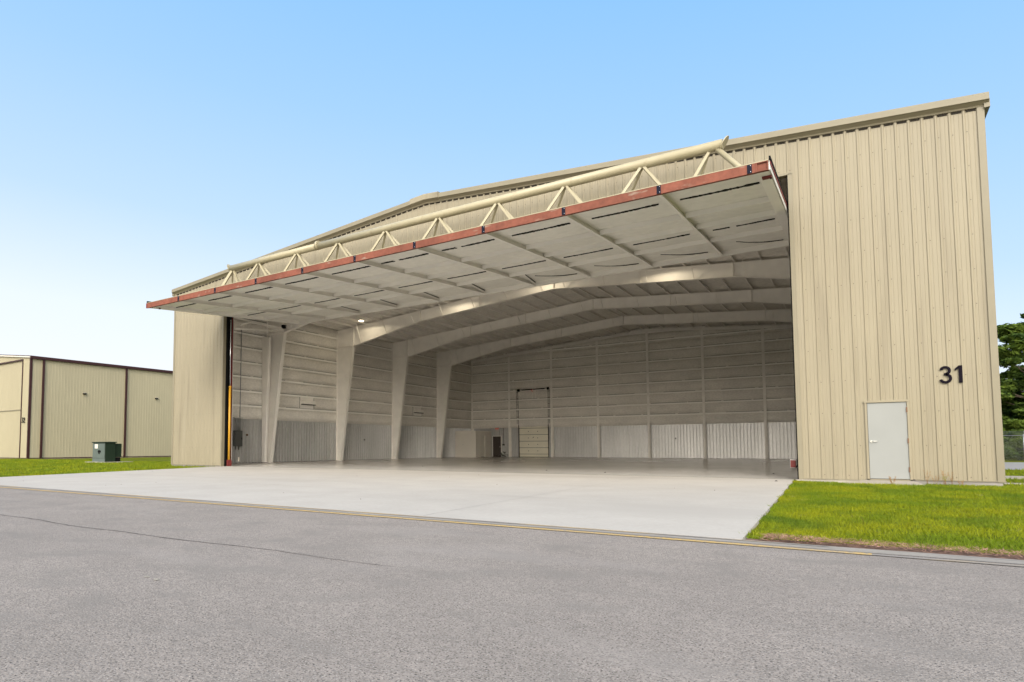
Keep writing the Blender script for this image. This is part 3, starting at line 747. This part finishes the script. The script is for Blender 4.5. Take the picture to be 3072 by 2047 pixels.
def text_obj(s, size, loc, rot, m, parent, name='number', extr=.008, bold=.0):
    cu = bpy.data.curves.new(name, 'FONT'); cu.body = s; cu.size = size; cu.extrude = extr; cu.offset = bold; cu.align_x = 'LEFT'
    o = bpy.data.objects.new(name, cu); COL.objects.link(o)
    bpy.context.view_layer.update()
    me = bpy.data.meshes.new_from_object(o); bpy.data.objects.remove(o)
    me.materials.clear(); me.materials.append(m)
    ob = bpy.data.objects.new(name, me); COL.objects.link(ob); ob.location = (0, 0, 0)
    me.transform(Matrix.Translation(loc) @ Matrix.Rotation(rot[2], 4, 'Z') @ Matrix.Rotation(rot[0], 4, 'X'))
    put(ob, parent); return ob
# "31" drawn as solid glyphs
def arc(cx, cz, rx, rz, a0, a1, n): return [(cx+rx*math.cos(R(a0+(a1-a0)*i/n)), cz+rz*math.sin(R(a0+(a1-a0)*i/n))) for i in range(n+1)]
def band(b, outer, inner, y0, y1):
    n = len(outer); vs = [(x, y, z) for y in (y0, y1) for (x, z) in outer+inner]
    fs = []
    m_ = 2*n
    for i in range(n-1):
        fs += [(i, i+1, n+i+1, n+i), (m_+i, m_+n+i, m_+n+i+1, m_+i+1), (i, m_+i, m_+i+1, i+1), (n+i, n+i+1, m_+n+i+1, m_+n+i)]
    fs += [(0, n, m_+n, m_), (n-1, m_+n-1, m_+2*n-1, 2*n-1)]
    b.add(vs, fs)
def three(b, x, z, h, y0, y1):
    w_ = h*.56; s = h*.14
    cx = x+w_*.47
    for cz, r_z, rxo, a0, a1 in ((z+h*.735, h*.265, w_*.46, 168, -78), (z+h*.29, h*.29, w_*.52, 84, -166)):
        band(b, arc(cx, cz, rxo, r_z, a0, a1, 22), arc(cx, cz, rxo-s, r_z-s, a0, a1, 22), y0, y1)
    b.box((cx-w_*.12, y0, z+h*.47), (cx+w_*.18, y1, z+h*.605))
    return w_
def one(b, x, z, h, y0, y1):
    s = h*.17; b.box((x+h*.17, y0, z), (x+h*.17+s, y1, z+h))
    b.hexa([(x, y0, z+h*.70), (x, y1, z+h*.70), (x+h*.18, y1, z+h*.84), (x+h*.18, y0, z+h*.84), (x, y0, z+h*.82), (x, y1, z+h*.82), (x+h*.18, y1, z+h), (x+h*.18, y0, z+h)])
b = MB(); three(b, 35.87, 2.75, .485, -.045, -.036); one(b, 36.20, 2.755, .475, -.045, -.036); b.build('number', m_num, H, 'black digits 31')

# ------------------------------------------------------------------ hangar interior fittings
# wall vents with hood
for y0 in (10.0, 24.0):
    b = MB(); b.box((.11, y0, 3.86), (.235, y0+1.42, 4.80)); b.hexa([(.235, y0+.08, 4.22), (.47, y0+.08, 4.22), (.47, y0+1.5, 4.22), (.235, y0+1.5, 4.22), (.235, y0+.08, 4.50), (.40, y0+.08, 4.44), (.40, y0+1.5, 4.44), (.235, y0+1.5, 4.50)])
    b.box((.236, y0+.12, 4.16), (.45, y0+1.42, 4.215), 1); b.box((.11, y0-.10, 3.86), (.20, y0-.04, 4.80))
    b.box((.236, y0-.02, 3.88), (.243, y0+.01, 4.78), 1); b.box((.236, y0+1.40, 3.88), (.243, y0+1.43, 4.78), 1)
    b.build('wall_vent', [m_frame, m_gap], H)
# framing for a vent in the back wall above the roller door
b = MB()
for x in (7.2, 7.52): b.box((x-.03, YB-.22, 5.8), (x+.03, YB-.19, 7.66))
b.build('vent_framing', m_frame, H)
# roller / sectional door at the back
OX0, OX1 = 5.72, 8.82; OY = YB-.18
hs = [.02, .30, .93, 1.58, 2.23, 2.87, 3.17]
b = MB(); b.box((OX0-.06, OY+.05, .0), (OX1+.06, OY+.07, 3.24)); OHD = b.build('overhead_door', m_gap, H, 'cream sectional overhead door in the back wall')
for i in range(6):
    b = MB(); b.box((OX0, OY, hs[i]+.018), (OX1, OY+.045, hs[i+1]-.018)); b.box((OX0, OY-.012, hs[i+1]-.05), (OX1, OY, hs[i+1]-.02))
    if 1 <= i <= 4:
        zc = (hs[i]+hs[i+1])/2
        for x in (6.72, 7.72): b.box((x-.03, OY-.03, zc-.035), (x+.03, OY, zc+.035), 1)
    bevel(b.build('door_section', [m_ohd, m_black], OHD), .006)
b = MB(); b.bar((7.20, OY-.03, 2.06-.62+.45), (7.32, OY-.03, 2.18-.62+.45), .05, .03, 1); b.build('handle', m_black, OHD)
for x0, lean in ((OX0-.055, -.09), (OX1+.055, .12)):
    b = MB(); b.bar((x0, OY-.03, 0), (x0, OY-.03, 3.2), .05, .06); s_ = -1 if lean < 0 else 1
    b.bar((x0, OY-.03, 3.2), (x0+lean*.5, OY-.10, 6.75), .03, .04); b.bar((x0+s_*.15, OY-.03, 3.3), (x0+s_*.16+lean*.5, OY-.10, 6.75), .025, .03)
    for k in range(5): b.box((min(x0, x0+s_*.2), OY-.10, 4.0+k*.62), (max(x0, x0+s_*.2), OY-.06, 4.03+k*.62))
    for k in range(6): b.box((x0-.02, OY-.08, .25+k*.55), (x0+.05, OY-.06, .31+k*.55))
    b.build('door_track', m_black, OHD)
b = MB(); b.tube([(5.66, OY-.15, 6.72), (8.98, OY-.15, 6.76)], .018, 8); b.tube([(6.1, OY-.15, 6.725), (7.26, OY-.15, 6.74)], .055, 12); b.tube([(7.36, OY-.15, 6.74), (8.58, OY-.15, 6.755)], .055, 12)
b.tube([(5.62, OY-.15, 6.70), (5.86, OY-.15, 6.72)], .13, 14); b.tube([(8.86, OY-.15, 6.74), (9.02, OY-.15, 6.76)], .13, 14); b.build('torsion_spring', m_black, OHD)
b = MB(); b.bar((7.22, OY-.22, 6.70), (7.30, OY-.22, 6.45), .05, .02); b.build('tag', m_signr, OHD)
# brown door in the back wall
b = MB(); b.box((2.66, YB-.16, .02), (3.60, YB-.12, 2.10)); BD = b.build('door', m_dark, H, 'dark brown door in the back wall beside the office')
b = MB(); b.box((2.60, YB-.18, .02), (2.655, YB-.11, 2.16)); b.box((3.605, YB-.18, .02), (3.66, YB-.11, 2.16)); b.box((2.60, YB-.18, 2.105), (3.66, YB-.11, 2.16)); b.build('door_frame', m_frame, BD)
b = MB(); b.tube([(3.50, YB-.16, 1.02), (3.50, YB-.22, 1.02)], .03, 10); b.build('handle', m_chrome, BD)
# exit sign
E = thing('exit_sign', 'red EXIT sign on the back wall above the brown door', 'sign', (3.2, YB-.2, 2.88))
b = MB(); b.box((3.0, YB-.24, 2.78), (3.42, YB-.17, 3.0)); b.build('housing', m_white, E)
text_obj('EXIT', .2, (3.0, YB-.242, 2.82), (R(90), 0, 0), m_signr, E, 'lettering', .004, .006)
# office block in the back left corner
O = thing('office_room', 'low white drywall office room in the back left corner', 'room', (1.4, 33, 0))
ox0, ox1, oy0, oy1, oh = .12, 2.55, 31.4, 34.6, 2.62
b = MB(); b.box((ox0, oy0, .01), (ox1, oy0+.1, oh)); b.box((ox1-.1, oy0+.1, .01), (ox1, 32.35, oh)); b.box((ox1-.1, 33.25, .01), (ox1, oy1, oh)); b.box((ox1-.1, 32.35, 2.14), (ox1, 33.25, oh)); b.box((ox0, oy0+.1, oh-.1), (ox1-.1, oy1, oh)); b.build('wall', m_office, O)
b = MB(); b.box((ox1-.12, 32.38, .06), (ox1-.08, 33.22, 2.12)); od = b.build('door', m_office, O); b = MB(); b.box((ox1-.03, 32.30, .01), (ox1+.02, 32.35, 2.19)); b.box((ox1-.03, 33.25, .01), (ox1+.02, 33.30, 2.19)); b.box((ox1-.03, 32.3, 2.14), (ox1+.02, 33.3, 2.19)); b.build('door_frame', m_office, od)
b = MB(); b.bar((.55, 32.2, 2.66), (1.5, 33.2, 2.95), .12, .02); tag(b.build('plank', m_office), 'loose pale board leaning on top of the office room', 'board')
b = MB(); b.box((ox0+.9, oy0-.02, 1.20), (ox0+.97, oy0-.001, 1.31)); b.build('outlet', m_white, O)
# rubbish pile
b = MB(); random.seed(3)
for k in range(16):
    a = random.uniform(0, math.pi); l = random.uniform(.25, .6); x, y, z = 4.1+random.uniform(-.32, .32), 34.2+random.uniform(-.2, .2), .04+.045*k*.6+.02
    d = Vector((math.cos(a)*l/2, math.sin(a)*l/4, random.uniform(-.1, .1))); c_ = Vector((x, y, z+.02)); b.bar(c_-d, c_+d, random.uniform(.06, .16), random.uniform(.03, .07), k % 2)
tag(b.build('scrap_pile', [m_white, m_grey]), 'small heap of white and grey scrap trim on the floor beside the brown door', 'scrap pile')
# door control on the back wall
b = MB(); b.box((3.80, YB-.22, 1.16), (4.02, YB-.15, 1.32)); b.tube([(3.9, YB-.17, 1.3), (3.9, YB-.17, 2.95)], .02, 8); tag(b.build('door_control', m_grey), 'small dark control box with conduit right of the brown door', 'control box')
# electrical cabinet by the left jamb
EC = thing('electrical_cabinet', 'tall dark grey electrical cabinet on the left wall just inside the opening', 'electrical cabinet', (.2, 4.5, 1.6))
b = MB(); b.box((.15, 4.22, 1.13), (.42, 4.80, 2.16)); bevel(b.build('cabinet', m_grey, EC), .03)
b = MB(); b.box((.42, 4.26, 1.17), (.435, 4.76, 2.12)); bevel(b.build('cabinet_door', m_grey, EC), .006)
b = MB(); b.box((.436, 4.68, 1.58), (.47, 4.72, 1.68)); b.build('handle', m_black, EC)
for k in range(6):
    b = MB(); y = 4.28+k*.09; b.tube([(.26, y, 2.16), (.26, y, 2.96)], .018, 8); b.build('conduit', m_fence, EC)
for y in (4.38, 4.62):
    b = MB(); b.tube([(.26, y, .9), (.26, y, 1.14)], .022, 8); b.build('conduit', m_black, EC)
b = MB(); b.box((.18, 4.2, 2.96), (.34, 4.86, 3.02)); b.build('cable_tray', m_white, EC)
b = MB(); b.tube([(.25, 4.68, 3.0), (.25, 4.70, 8.85)], .028, 8); b.build('conduit', m_fence, EC)
for i, (x, y, z, ax) in enumerate(((.14, 5.34, 1.88, 0), (.14, 17.3, 1.65, 0), (20.8, YB-.14, 1.7, 1))):
    b = MB()
    if ax == 0: b.tube([(x, y, z), (x+.07, y, z)], .07, 14)
    else: b.tube([(x, y, z), (x, y-.07, z)], .06, 14); b.tube([(x, y-.05, z-.05), (x, y-.05, z+.12)], .02, 8)
    tag(b.build('outlet', m_hinge if i == 0 else m_grey), ['round brown outlet box on the ribbed left wall near the electrical cabinet', 'round grey outlet box on the ribbed left wall between the second and third columns', 'small grey outlet box on the ribbed back wall right of the overhead door'][i], 'outlet box')
# high bay lamps in front of the second frame
lx = [3.85, 11.85, 18.14, 25.4]
L0 = thing('high_bay_lamp', 'lit high bay lamp hanging under the ceiling near the left wall', 'lamp', (lx[0], 12.6, zt(lx[0])-.3), 'high bay lamps hanging in front of the second roof frame')
b = MB(); z = zt(lx[0])-.30
b.tube([(lx[0], 12.6, z+.02), (lx[0], 12.6, z+.12)], .20, 20, r2=.10); b.build('housing', m_lampb, L0)
b = MB(); b.tube([(lx[0], 12.6, z), (lx[0], 12.6, z+.018)], .17, 20); b.build('lens', m_lamp, L0)
b = MB(); b.tube([(lx[0], 12.6, z+.12), (lx[0], 12.6, zt(lx[0])-.1)], .008, 6); b.build('hanger', m_lampb, L0)
lbl = ['lit high bay lamp hanging second from the left wall', 'lit high bay lamp hanging under the ridge', 'lit high bay lamp hanging right of the ridge']
for i, x in enumerate(lx[1:]):
    c = copy_tree(L0); c.location = (x, 12.6, zt(x)-.3); c['label'] = lbl[i]
for i, x in enumerate(lx):
    ld = bpy.data.lights.new('high_bay_light', 'SPOT'); ld.energy = 42; ld.color = (1, .86, .62); ld.spot_size = R(172); ld.spot_blend = .12; ld.shadow_soft_size = .17
    lo = bpy.data.objects.new('high_bay_light', ld); COL.objects.link(lo); lo.location = (x, 12.6, zt(x)-.33)
bpy.context.view_layer.update()

# ------------------------------------------------------------------ neighbouring hangar
NX, NY = -33.25, 6.1
NH = thing('neighbour_hangar', 'lower cream metal hangar with dark red trim behind the lawn at far left', 'hangar', (NX-9, NY+12, 0))
nw, nl, ne, ns = 24.0, 42.0, 10.0, .1
P = .3048
nzt = lambda x: ne + ns*min(NX-x, x-(NX-nw))
b = MB(); ribbed(b, NX-nw, NX-20.5 if False else NX-nw+1.7, .05, nzt, y=NY, ph=NX-.2, dk=.45); ribbed(b, NX-nw+1.7, NX-1.62, 9.86, nzt, y=NY, ph=NX-.2, dk=.45); ribbed(b, NX-1.62, NX, .05, nzt, y=NY, ph=NX-.2, dk=.45); b.build('front_wall', m_ncream, NH)
b = MB(); ribbed(b, NY, NY+nl, .05, ne, y=NX, sgn=1, ph=.2, axis='y', dk=.45); b.build('side_wall', m_ncream, NH)
b = MB(); ribbed(b, NY, NY+nl, .05, ne, y=NX-nw, sgn=-1, ph=.2, axis='y', dk=.45); b.build('side_wall', m_ncream, NH)
b = MB(); ribbed(b, NX-nw, NX, .05, nzt, y=NY+nl, sgn=1, ph=.2, dk=.45); b.build('back_wall', m_ncream, NH)
b = MB(); ribbed(b, NX-nw+1.7, NX-1.66, .05, 9.78, y=NY+.10, ph=NX-.2, dk=.45); b.box((NX-nw+1.7, NY+.02, 4.83), (NX-1.8, NY+.07, 4.90), 1); b.build('hangar_door', [m_ncream, m_trim], NH)
b = MB(); b.box((NX-1.68, NY-.06, .0), (NX-1.56, NY+.09, 9.9)); b.box((NX-nw+1.6, NY-.06, 9.78), (NX-1.68, NY+.09, 9.92)); b.box((NX-nw+1.58, NY-.06, 0), (NX-nw+1.7, NY+.09, 9.9)); b.build('door_trim', m_ntrim, NH)
b = MB()
for a, c in ((NX-nw-.1, NX-nw/2), (NX-nw/2, NX+.12)):
    za, zc = ne+ns*(min(NX-a, a-NX+nw)), ne+ns*(min(NX-c, c-NX+nw))
    b.hexa([(a, NY-.12, za+.02), (c, NY-.12, zc+.02), (c, NY+nl+.1, zc+.02), (a, NY+nl+.1, za+.02), (a, NY-.12, za+.14), (c, NY-.12, zc+.14), (c, NY+nl+.1, zc+.14), (a, NY+nl+.1, za+.14)])
b.build('roof', m_ntrim, NH)
b = MB()
for a, c in ((NX-nw-.1, NX-nw/2), (NX-nw/2, NX+.12)):
    za, zc = ne+ns*(min(NX-a, a-NX+nw)), ne+ns*(min(NX-c, c-NX+nw))
    b.hexa([(a, NY-.17, za-.06), (c, NY-.17, zc-.06), (c, NY-.125, zc-.06), (a, NY-.125, za-.06), (a, NY-.17, za+.06), (c, NY-.17, zc+.06), (c, NY-.125, zc+.06), (a, NY-.125, za+.06)])
b.build('rake_trim', m_label, NH)
b = MB(); b.box((NX+.04, NY-.1, ne-.16), (NX+.24, NY+nl, ne+.12)); b.build('gutter', m_ntrim, NH)
b = MB(); b.box((NX-.12, NY-.05, 0), (NX+.05, NY+.16, ne+.05)); b.build('corner_trim', m_ntrim, NH)
for y in (7.25, 15.75, 24.2, 32.7, 41.2):
    b = MB(); b.box((NX+.05, y-.09, .05), (NX+.19, y+.09, ne-.15)); b.build('downspout', m_ntrim, NH)
b = MB(); b.box((NX-.0, NY+.16, .02), (NX+.05, NY+nl, .09)); b.box((NX-nw, NY-.05, .02), (NX-.12, NY-.0, .09)); b.build('base_trim', m_ntrim, NH)
m_dirt = mat('stained_footing', (.17, .13, .105), .9, 0, [(1.5, .2, 5)])
b = MB(); b.box((NX-nw, NY-.03, -.3), (NX+.03, NY+nl, .02)); b.build('foundation', m_dirt, NH)
for y in (11.3, 19.4):
    b = MB(); b.box((NX+.02, y-.15, 6.78), (NX+.22, y+.15, 6.85)); b.box((NX+.02, y-.15, 6.66), (NX+.2, y+.15, 6.78), 1); b.build('wall_lamp', [m_stoop, m_black], NH)
text_obj('32', .72, (NX-1.36, NY-.07, 3.56), (R(90), 0, 0), m_num, NH, 'number', .01, .01)

# green transformer cabinet on the left lawn
TB = thing('transformer_cabinet', 'boxy green electrical transformer cabinet on the left lawn', 'transformer', (-12.3, 2.6, 0))
b = MB(); b.box((-13.6, 1.75, -.08), (-10.9, 3.9, .03)); b.build('concrete_pad', m_stoop, TB)
b = MB(); b.box((-13.18, 2.10, .03), (-11.46, 2.86, 1.42)); bevel(b.build('cabinet', m_boxg, TB), .015)
b = MB(); b.box((-13.15, 2.06, .30), (-11.50, 2.098, 1.36)); bevel(b.build('cabinet_door', m_boxf, TB), .01)
b = MB(); b.box((-13.18, 2.07, .03), (-11.46, 2.098, .28)); b.build('cabinet_base', m_boxf, TB)
b = MB(); b.box((-13.24, 2.02, 1.42), (-11.40, 2.92, 1.49)); bevel(b.build('lid', m_boxg, TB), .012)
b = MB(); b.box((-12.84, 2.048, 1.0), (-12.42, 2.058, 1.32)); b.build('warning_sticker', m_label, TB)
b = MB(); b.box((-12.35, 2.02, .72), (-12.0, 2.058, .84)); b.box((-12.25, 2.01, .62), (-12.15, 2.058, .90)); b.build('latch', m_black, TB)
b = MB(); b.box((-12.9, 2.86, .36), (-11.55, 3.34, 1.36)); 
for k in range(7): b.box((-12.8+k*.19, 3.34, .42), (-12.77+k*.19, 3.40, 1.30))
b.build('radiator', m_boxg, TB)
b = MB(); b.box((-12.9, 2.86, .03), (-12.8, 3.3, .36)); b.box((-11.65, 2.86, .03), (-11.57, 3.3, .33)); b.build('leg', m_black, TB)

# ------------------------------------------------------------------ right side: kerbs, driveway, fence, trees
b = MB(); b.box((W+.25, 1.55, -.3), (60, 2.1, -.03)); b.box((W+.2, 5.2, -.3), (60, 7.2, -.02)); tag(b.build('pavement', m_stoop), kind='structure')
b = MB(); b.add([(W+.4, 15.5, -.045), (140, 15.5, -.045), (140, 31.5, -.045), (W+.4, 31.5, -.045)], [(0, 1, 2, 3)]); m_drive = mat('grey_driveway', (.22, .215, .21), .9, 0, [(.4, .1, 4), (10, .06, 4)]); tag(b.build('road', m_drive), kind='structure')
b = MB(); b.box((W+.35, 8.1, -.1), (W+.55, 8.3, .3)); b.box((W+.35, 10.6, -.1), (W+.48, 10.75, .22)); b.build('utility_stub', m_found, H)
FN = thing('chain_link_fence', 'grey chain link fence with barbed wire in front of the trees at right', 'fence', (60, 36.5, -.05))
fy = 36.2
b = MB(); b.tube([(36, fy, 1.72), (130, fy, 1.72)], .028, 8); b.build('top_rail', m_fence, FN)
for k in range(30):
    x = 43.45+3.05*(k-3); b = MB(); b.tube([(x, fy, -.1), (x, fy, 1.8)], .036, 8); b.bar((x, fy, 1.78), (x, fy-.16, 2.02), .03); b.build('fence_post', m_fence, FN)
for k in range(3):
    b = MB(); b.tube([(36, fy-.05*k-.03, 1.84+.075*k), (130, fy-.05*k-.03, 1.84+.075*k)], .007, 4); b.build('barbed_wire', m_fence, FN)
b = MB(); step = .17
n = int((60-38)/step)
for k in range(n):
    x = 38+k*step
    for s_ in (1, -1):
        a = Vector((x, fy+.01*s_, -.03)); c_ = Vector((x+s_*1.72, fy+.01*s_, 1.70)); b.bar(a, c_, .0035, .0035)
b.build('chain_mesh', m_fence, FN)

def blob_tree_mesh(seed, h, rad, n_cl, leaf, nleaf):
    rg = np.random.default_rng(seed); tb = MB()
    tb.tube([(0, 0, -.2), (.05, .02, h*.3), (-.05, .1, h*.6), (.02, 0, h*.93)], .30, 10, r2=.05)
    centers = []
    for k in range(n_cl):
        t = rg.uniform(.03, 1.0); z = h*t; prof = (1-((t-.30)/.75)**2 if t > .30 else .75+.25*t/.3); rmax = rad*max(prof, .12)
        a = rg.uniform(0, 2*math.pi); rr_ = rmax*math.sqrt(rg.uniform(.15, 1))
        c = np.array([rr_*math.cos(a), rr_*math.sin(a), z]); centers.append((c, rg.uniform(.5, 1.1)*rad*.30))
        if k % 2 == 0:
            st = Vector((0, 0, z*.88-.2)); tb.tube([st, st.lerp(Vector(c), .55)+Vector((0, 0, -.15)), Vector(c)], .06, 6, r2=.015)
    P_ = []
    for c, r_ in centers:
        m_ = nleaf//n_cl; d = rg.normal(size=(m_, 3)); d /= np.linalg.norm(d, axis=1)[:, None]
        d *= (rg.uniform(.2, 1, size=(m_, 1))**.5)*r_; d[:, 2] *= .42; P_.append(c+d)
    P_ = np.concatenate(P_); n = len(P_)
    t1 = rg.normal(size=(n, 3)); t1[:, 2] *= .45; t1 /= np.linalg.norm(t1, axis=1)[:, None]
    t2 = rg.normal(size=(n, 3)); t2[:, 2] *= .45; t2 -= (t2*t1).sum(1)[:, None]*t1; t2 /= np.linalg.norm(t2, axis=1)[:, None]
    s_ = leaf*rg.uniform(.6, 1.3, size=(n, 1))
    V = np.stack([P_-t1*s_, P_-t2*s_*.4, P_+t1*s_, P_+t2*s_*.4], 1).reshape(-1, 3)
    me = bpy.data.meshes.new('crown'); me.from_pydata(V.tolist(), [], np.arange(4*n).reshape(-1, 4).tolist()); me.materials.append(m_leaf)
    tm = tb.build('trunk', m_bark); tmesh = tm.data; bpy.data.objects.remove(tm)
    return tmesh, me
variants = [blob_tree_mesh(11, 13.0, 4.2, 70, .26, 17000), blob_tree_mesh(12, 11.5, 3.6, 60, .24, 14000), blob_tree_mesh(13, 15.0, 4.6, 80, .27, 19000)]
trees = [(45.4, 44, 1, 1.0, 'leafy green tree with gaps of sky in its top beside the hangar corner'), (49.8, 43.5, 0, 1.02, 'tall leafy tree at the right edge behind the chain link fence'),
         (42.5, 48, 1, .80, 'shorter leafy tree half hidden behind the hangar corner'), (55, 46, 2, 1.0, 'broad tall tree beyond the right edge'), (61, 45, 0, .95, 'second tree beyond the right edge'),
         (67, 48, 2, .9, 'third tree beyond the right edge'), (48, 53, 2, .78, 'dark tree in the second row behind the fence'), (43.5, 56, 2, .70, 'tree in the second row close behind the hangar corner'),
         (53, 56, 0, .95, 'tall tree in the second row at the right'), (58, 60, 2, .9, 'farthest tree in the second row at the right'), (47.2, 47, 0, .72, 'small full tree between the two nearest tall ones')]
for x, y, v, s_, lb in trees:
    t = thing('leafy_tree', lb, 'tree', (x, y, -.1), 'trees behind the chain link fence'); t.scale = (s_, s_, s_); t.rotation_euler = (0, 0, random.uniform(0, 6))
    for nm, me in (('trunk', variants[v][0]), ('crown', variants[v][1])):
        o = bpy.data.objects.new(nm, me); COL.objects.link(o); o.parent = t
# bushes along the fence foot
bt, bc = blob_tree_mesh(21, 2.6, 1.9, 34, .16, 17000)
for i, x in enumerate((41.5, 43.6, 45.7, 47.8)):
    o = bpy.data.objects.new('bush', bc); COL.objects.link(o); o.location = (x, 38.6+.4*(i % 2), -.6); o.scale = (1, 1, 1.25); o.rotation_euler = (0, 0, i*1.7)
    tag(o, ['low bush behind the fence nearest the hangar', 'low bush behind the fence, second from the hangar', 'low bush behind the fence, third from the hangar', 'low bush behind the fence, farthest from the hangar'][i], 'bush', 'bushes along the fence')

# dense dark woodland filling in behind the individual trees
rw = np.random.default_rng(4); n = 60000
P_ = np.stack([rw.uniform(30, 130, n), rw.uniform(60, 66, n), -.3+7.5*rw.uniform(0, 1, n)**.8], 1)
P_[:, 2] *= 1+.25*np.sin(P_[:, 0]*.9)+.12*np.sin(P_[:, 0]*2.3)
t1 = rw.normal(size=(n, 3)); t1 /= np.linalg.norm(t1, axis=1)[:, None]; t2 = rw.normal(size=(n, 3)); t2 -= (t2*t1).sum(1)[:, None]*t1; t2 /= np.linalg.norm(t2, axis=1)[:, None]
V = np.stack([P_-t1*.42, P_-t2*.2, P_+t1*.42, P_+t2*.2], 1).reshape(-1, 3)
me = bpy.data.meshes.new('woodland'); me.from_pydata(V.tolist(), [], np.arange(4*n).reshape(-1, 4).tolist()); me.materials.append(m_leaf)
o = bpy.data.objects.new('woodland', me); COL.objects.link(o); tag(o, 'dark undergrowth filling the gaps behind the trees', 'woodland', kind='stuff')
# ------------------------------------------------------------------ grass
def blades(name, pos, hgt, wid, m, label, cat=None, lean=.5):
    n = len(pos); a = rng.uniform(0, 2*np.pi, n); d = np.stack([np.cos(a), np.sin(a), np.zeros(n)], 1)
    w_ = (wid*rng.uniform(.6, 1.3, n))[:, None]; h_ = (hgt*rng.uniform(.5, 1.25, n))[:, None]
    l = rng.normal(size=(n, 3))*lean*h_; l[:, 2] = 0
    v = np.stack([pos-d*w_, pos+d*w_, pos+l+np.array([0, 0, 1])*h_], 1).reshape(-1, 3)
    me = bpy.data.meshes.new(name); me.vertices.add(3*n); me.vertices.foreach_set('co', v.ravel())
    me.loops.add(3*n); me.loops.foreach_set('vertex_index', np.arange(3*n)); me.polygons.add(n)
    me.polygons.foreach_set('loop_start', np.arange(n)*3); me.polygons.foreach_set('loop_total', np.full(n, 3)); me.update(); me.validate(); me.materials.append(m)
    o = bpy.data.objects.new(name, me); COL.objects.link(o); tag(o, label, cat, kind='stuff'); return o
def gzz(y): return np.where(y < -13.3, -.185, np.where(y < 0, -.05+.0101*y, -.05))
ground_z = gzz
n = 210000
x = 32.2+(rng.uniform(0, 1, n)**1.5)*13; y = rng.uniform(-13.1, -.06, n)
edge = np.interp(y, [-13.3, -8, -.3], [32.68, 32.53, 32.30]) + .05*np.sin(y*3.1)+.03*np.sin(y*11)
k = (x > edge) & ~((y > -.62) & (x > 33.4) & (x < 35.45)) & ~((y > -.16) & (x < 34.2)); x, y = x[k], y[k]
tall = np.where(y > -.35, .75, 1.0)*rng.choice([.8, 1, 1.5], len(x), p=[.5, .42, .08])
blades('grass', np.stack([x, y, ground_z(y)+.02], 1), .052*tall, .0055, m_blade, 'bright yellow green mown grass in front of the right wall', 'grass')
n = 26000
x = rng.uniform(W+.1, 60, n); y = rng.uniform(-.1, 15, n); k = ~((y > 1.5) & (y < 2.15)) & ~((y > 5.1) & (y < 7.3)); x, y = x[k], y[k]
blades('grass', np.stack([x, y, ground_z(y)], 1), .10, .012, m_blade, 'grass beside the hangar right of the corner', 'grass')
n = 90000
x = rng.uniform(-36, 5.5, n); y = rng.uniform(-13.1, 6, n)
edge = np.interp(y, [-13.3, .35], [5.68, 4.48]) - .03
k = (x < edge) & ~((y > -.05) & (x > -.05)) & ~((x > -13.65) & (x < -10.85) & (y > 1.7) & (y < 3.95)) & ~((x < NX+.1) & (y > NY)); x, y = x[k], y[k]
blades('grass', np.stack([x, y, ground_z(y)], 1), .09, .018, m_blade, 'strip of green lawn left of the concrete apron', 'grass')
# straw litter and soil along the taxiway edge
b = MB(); vs = []
for i in range(200):
    xx = 32.7+i*.2; vs += [(xx, -13.30+random.uniform(-.02, .02), -.128), (xx, -13.0+random.uniform(-.05, .05)-.25*math.exp(-(xx-32.7)*1.5), -.118)]
b.add(vs, [(2*i, 2*i+2, 2*i+3, 2*i+1) for i in range(199)]); tag(b.build('soil_edge', m_soil), kind='structure')
n = 9000; x = 32.9+(rng.uniform(0, 1, n)**1.4)*14; y = -13.32+.42*rng.uniform(0, 1, n)**.9
pos = np.stack([x, y, np.full(n, -.115)+rng.uniform(0, .04, n)], 1)
blades('straw', pos, .018, .005, m_straw, 'brown dead straw along the edge of the taxiway', lean=4.0)
# weeds at the wall base
random.seed(5)
for i, (x, y, h_, lb) in enumerate(((35.47, -.16, .42, 'reddish seeding weed just right of the grey door, leftmost of the wall weeds'), (35.66, -.14, .30, 'short thin reddish weed by the wall, second right of the door'), (35.85, -.22, .40, 'thick weed clump by the wall right of the door'), (36.02, -.12, .36, 'slender weed right beside the thick clump'), (36.22, -.14, .16, 'tiny weed at the wall below the number'), (34.68, -.72, .26, 'dry reddish weed growing at the stoop of the grey door'))):
    b = MB()
    for s_ in range(6 if i in (2, 5) else 3):
        a = random.uniform(0, 6.28); tip = Vector((x+.09*math.cos(a), y+.05*math.sin(a), -.05+h_*random.uniform(.8, 1.1))); st = Vector((x+random.uniform(-.03, .03), y, -.06))
        b.tube([st, st.lerp(tip, .5), tip], .004, 5, r2=.002)
        for q_ in range(14):
            t = random.uniform(.4, 1); p_ = st.lerp(tip, t)+Vector((random.uniform(-.02, .02), random.uniform(-.02, .02), 0)); e_ = Vector((random.uniform(-.02, .02), random.uniform(-.01, .01), .012))
            b.add([p_-e_, p_+Vector((.009, 0, 0)), p_+e_], [(0, 1, 2)], 1 if i in (2,) and t < .7 else 0)
    tag(b.build('weed', [m_weed, m_blade]), lb, 'weed', 'weeds along the base of the front wall')
# pale paint chips on the asphalt
for i, (x, y) in enumerate(((28.48, -18.73), (28.67, -18.75))):
    b = MB(); vs = [(x+.036*random.uniform(.5, 1.3)*math.cos(a), y+.022*random.uniform(.5, 1.3)*math.sin(a), -.124) for a in [k*2*math.pi/9 for k in range(9)]]
    b.add(vs, [tuple(range(9))]); tag(b.build('paint_chip', m_stoop), ['left one of two small white marks on the grey asphalt', 'right one of two small white marks on the grey asphalt'][i], 'mark', 'white marks on the asphalt')
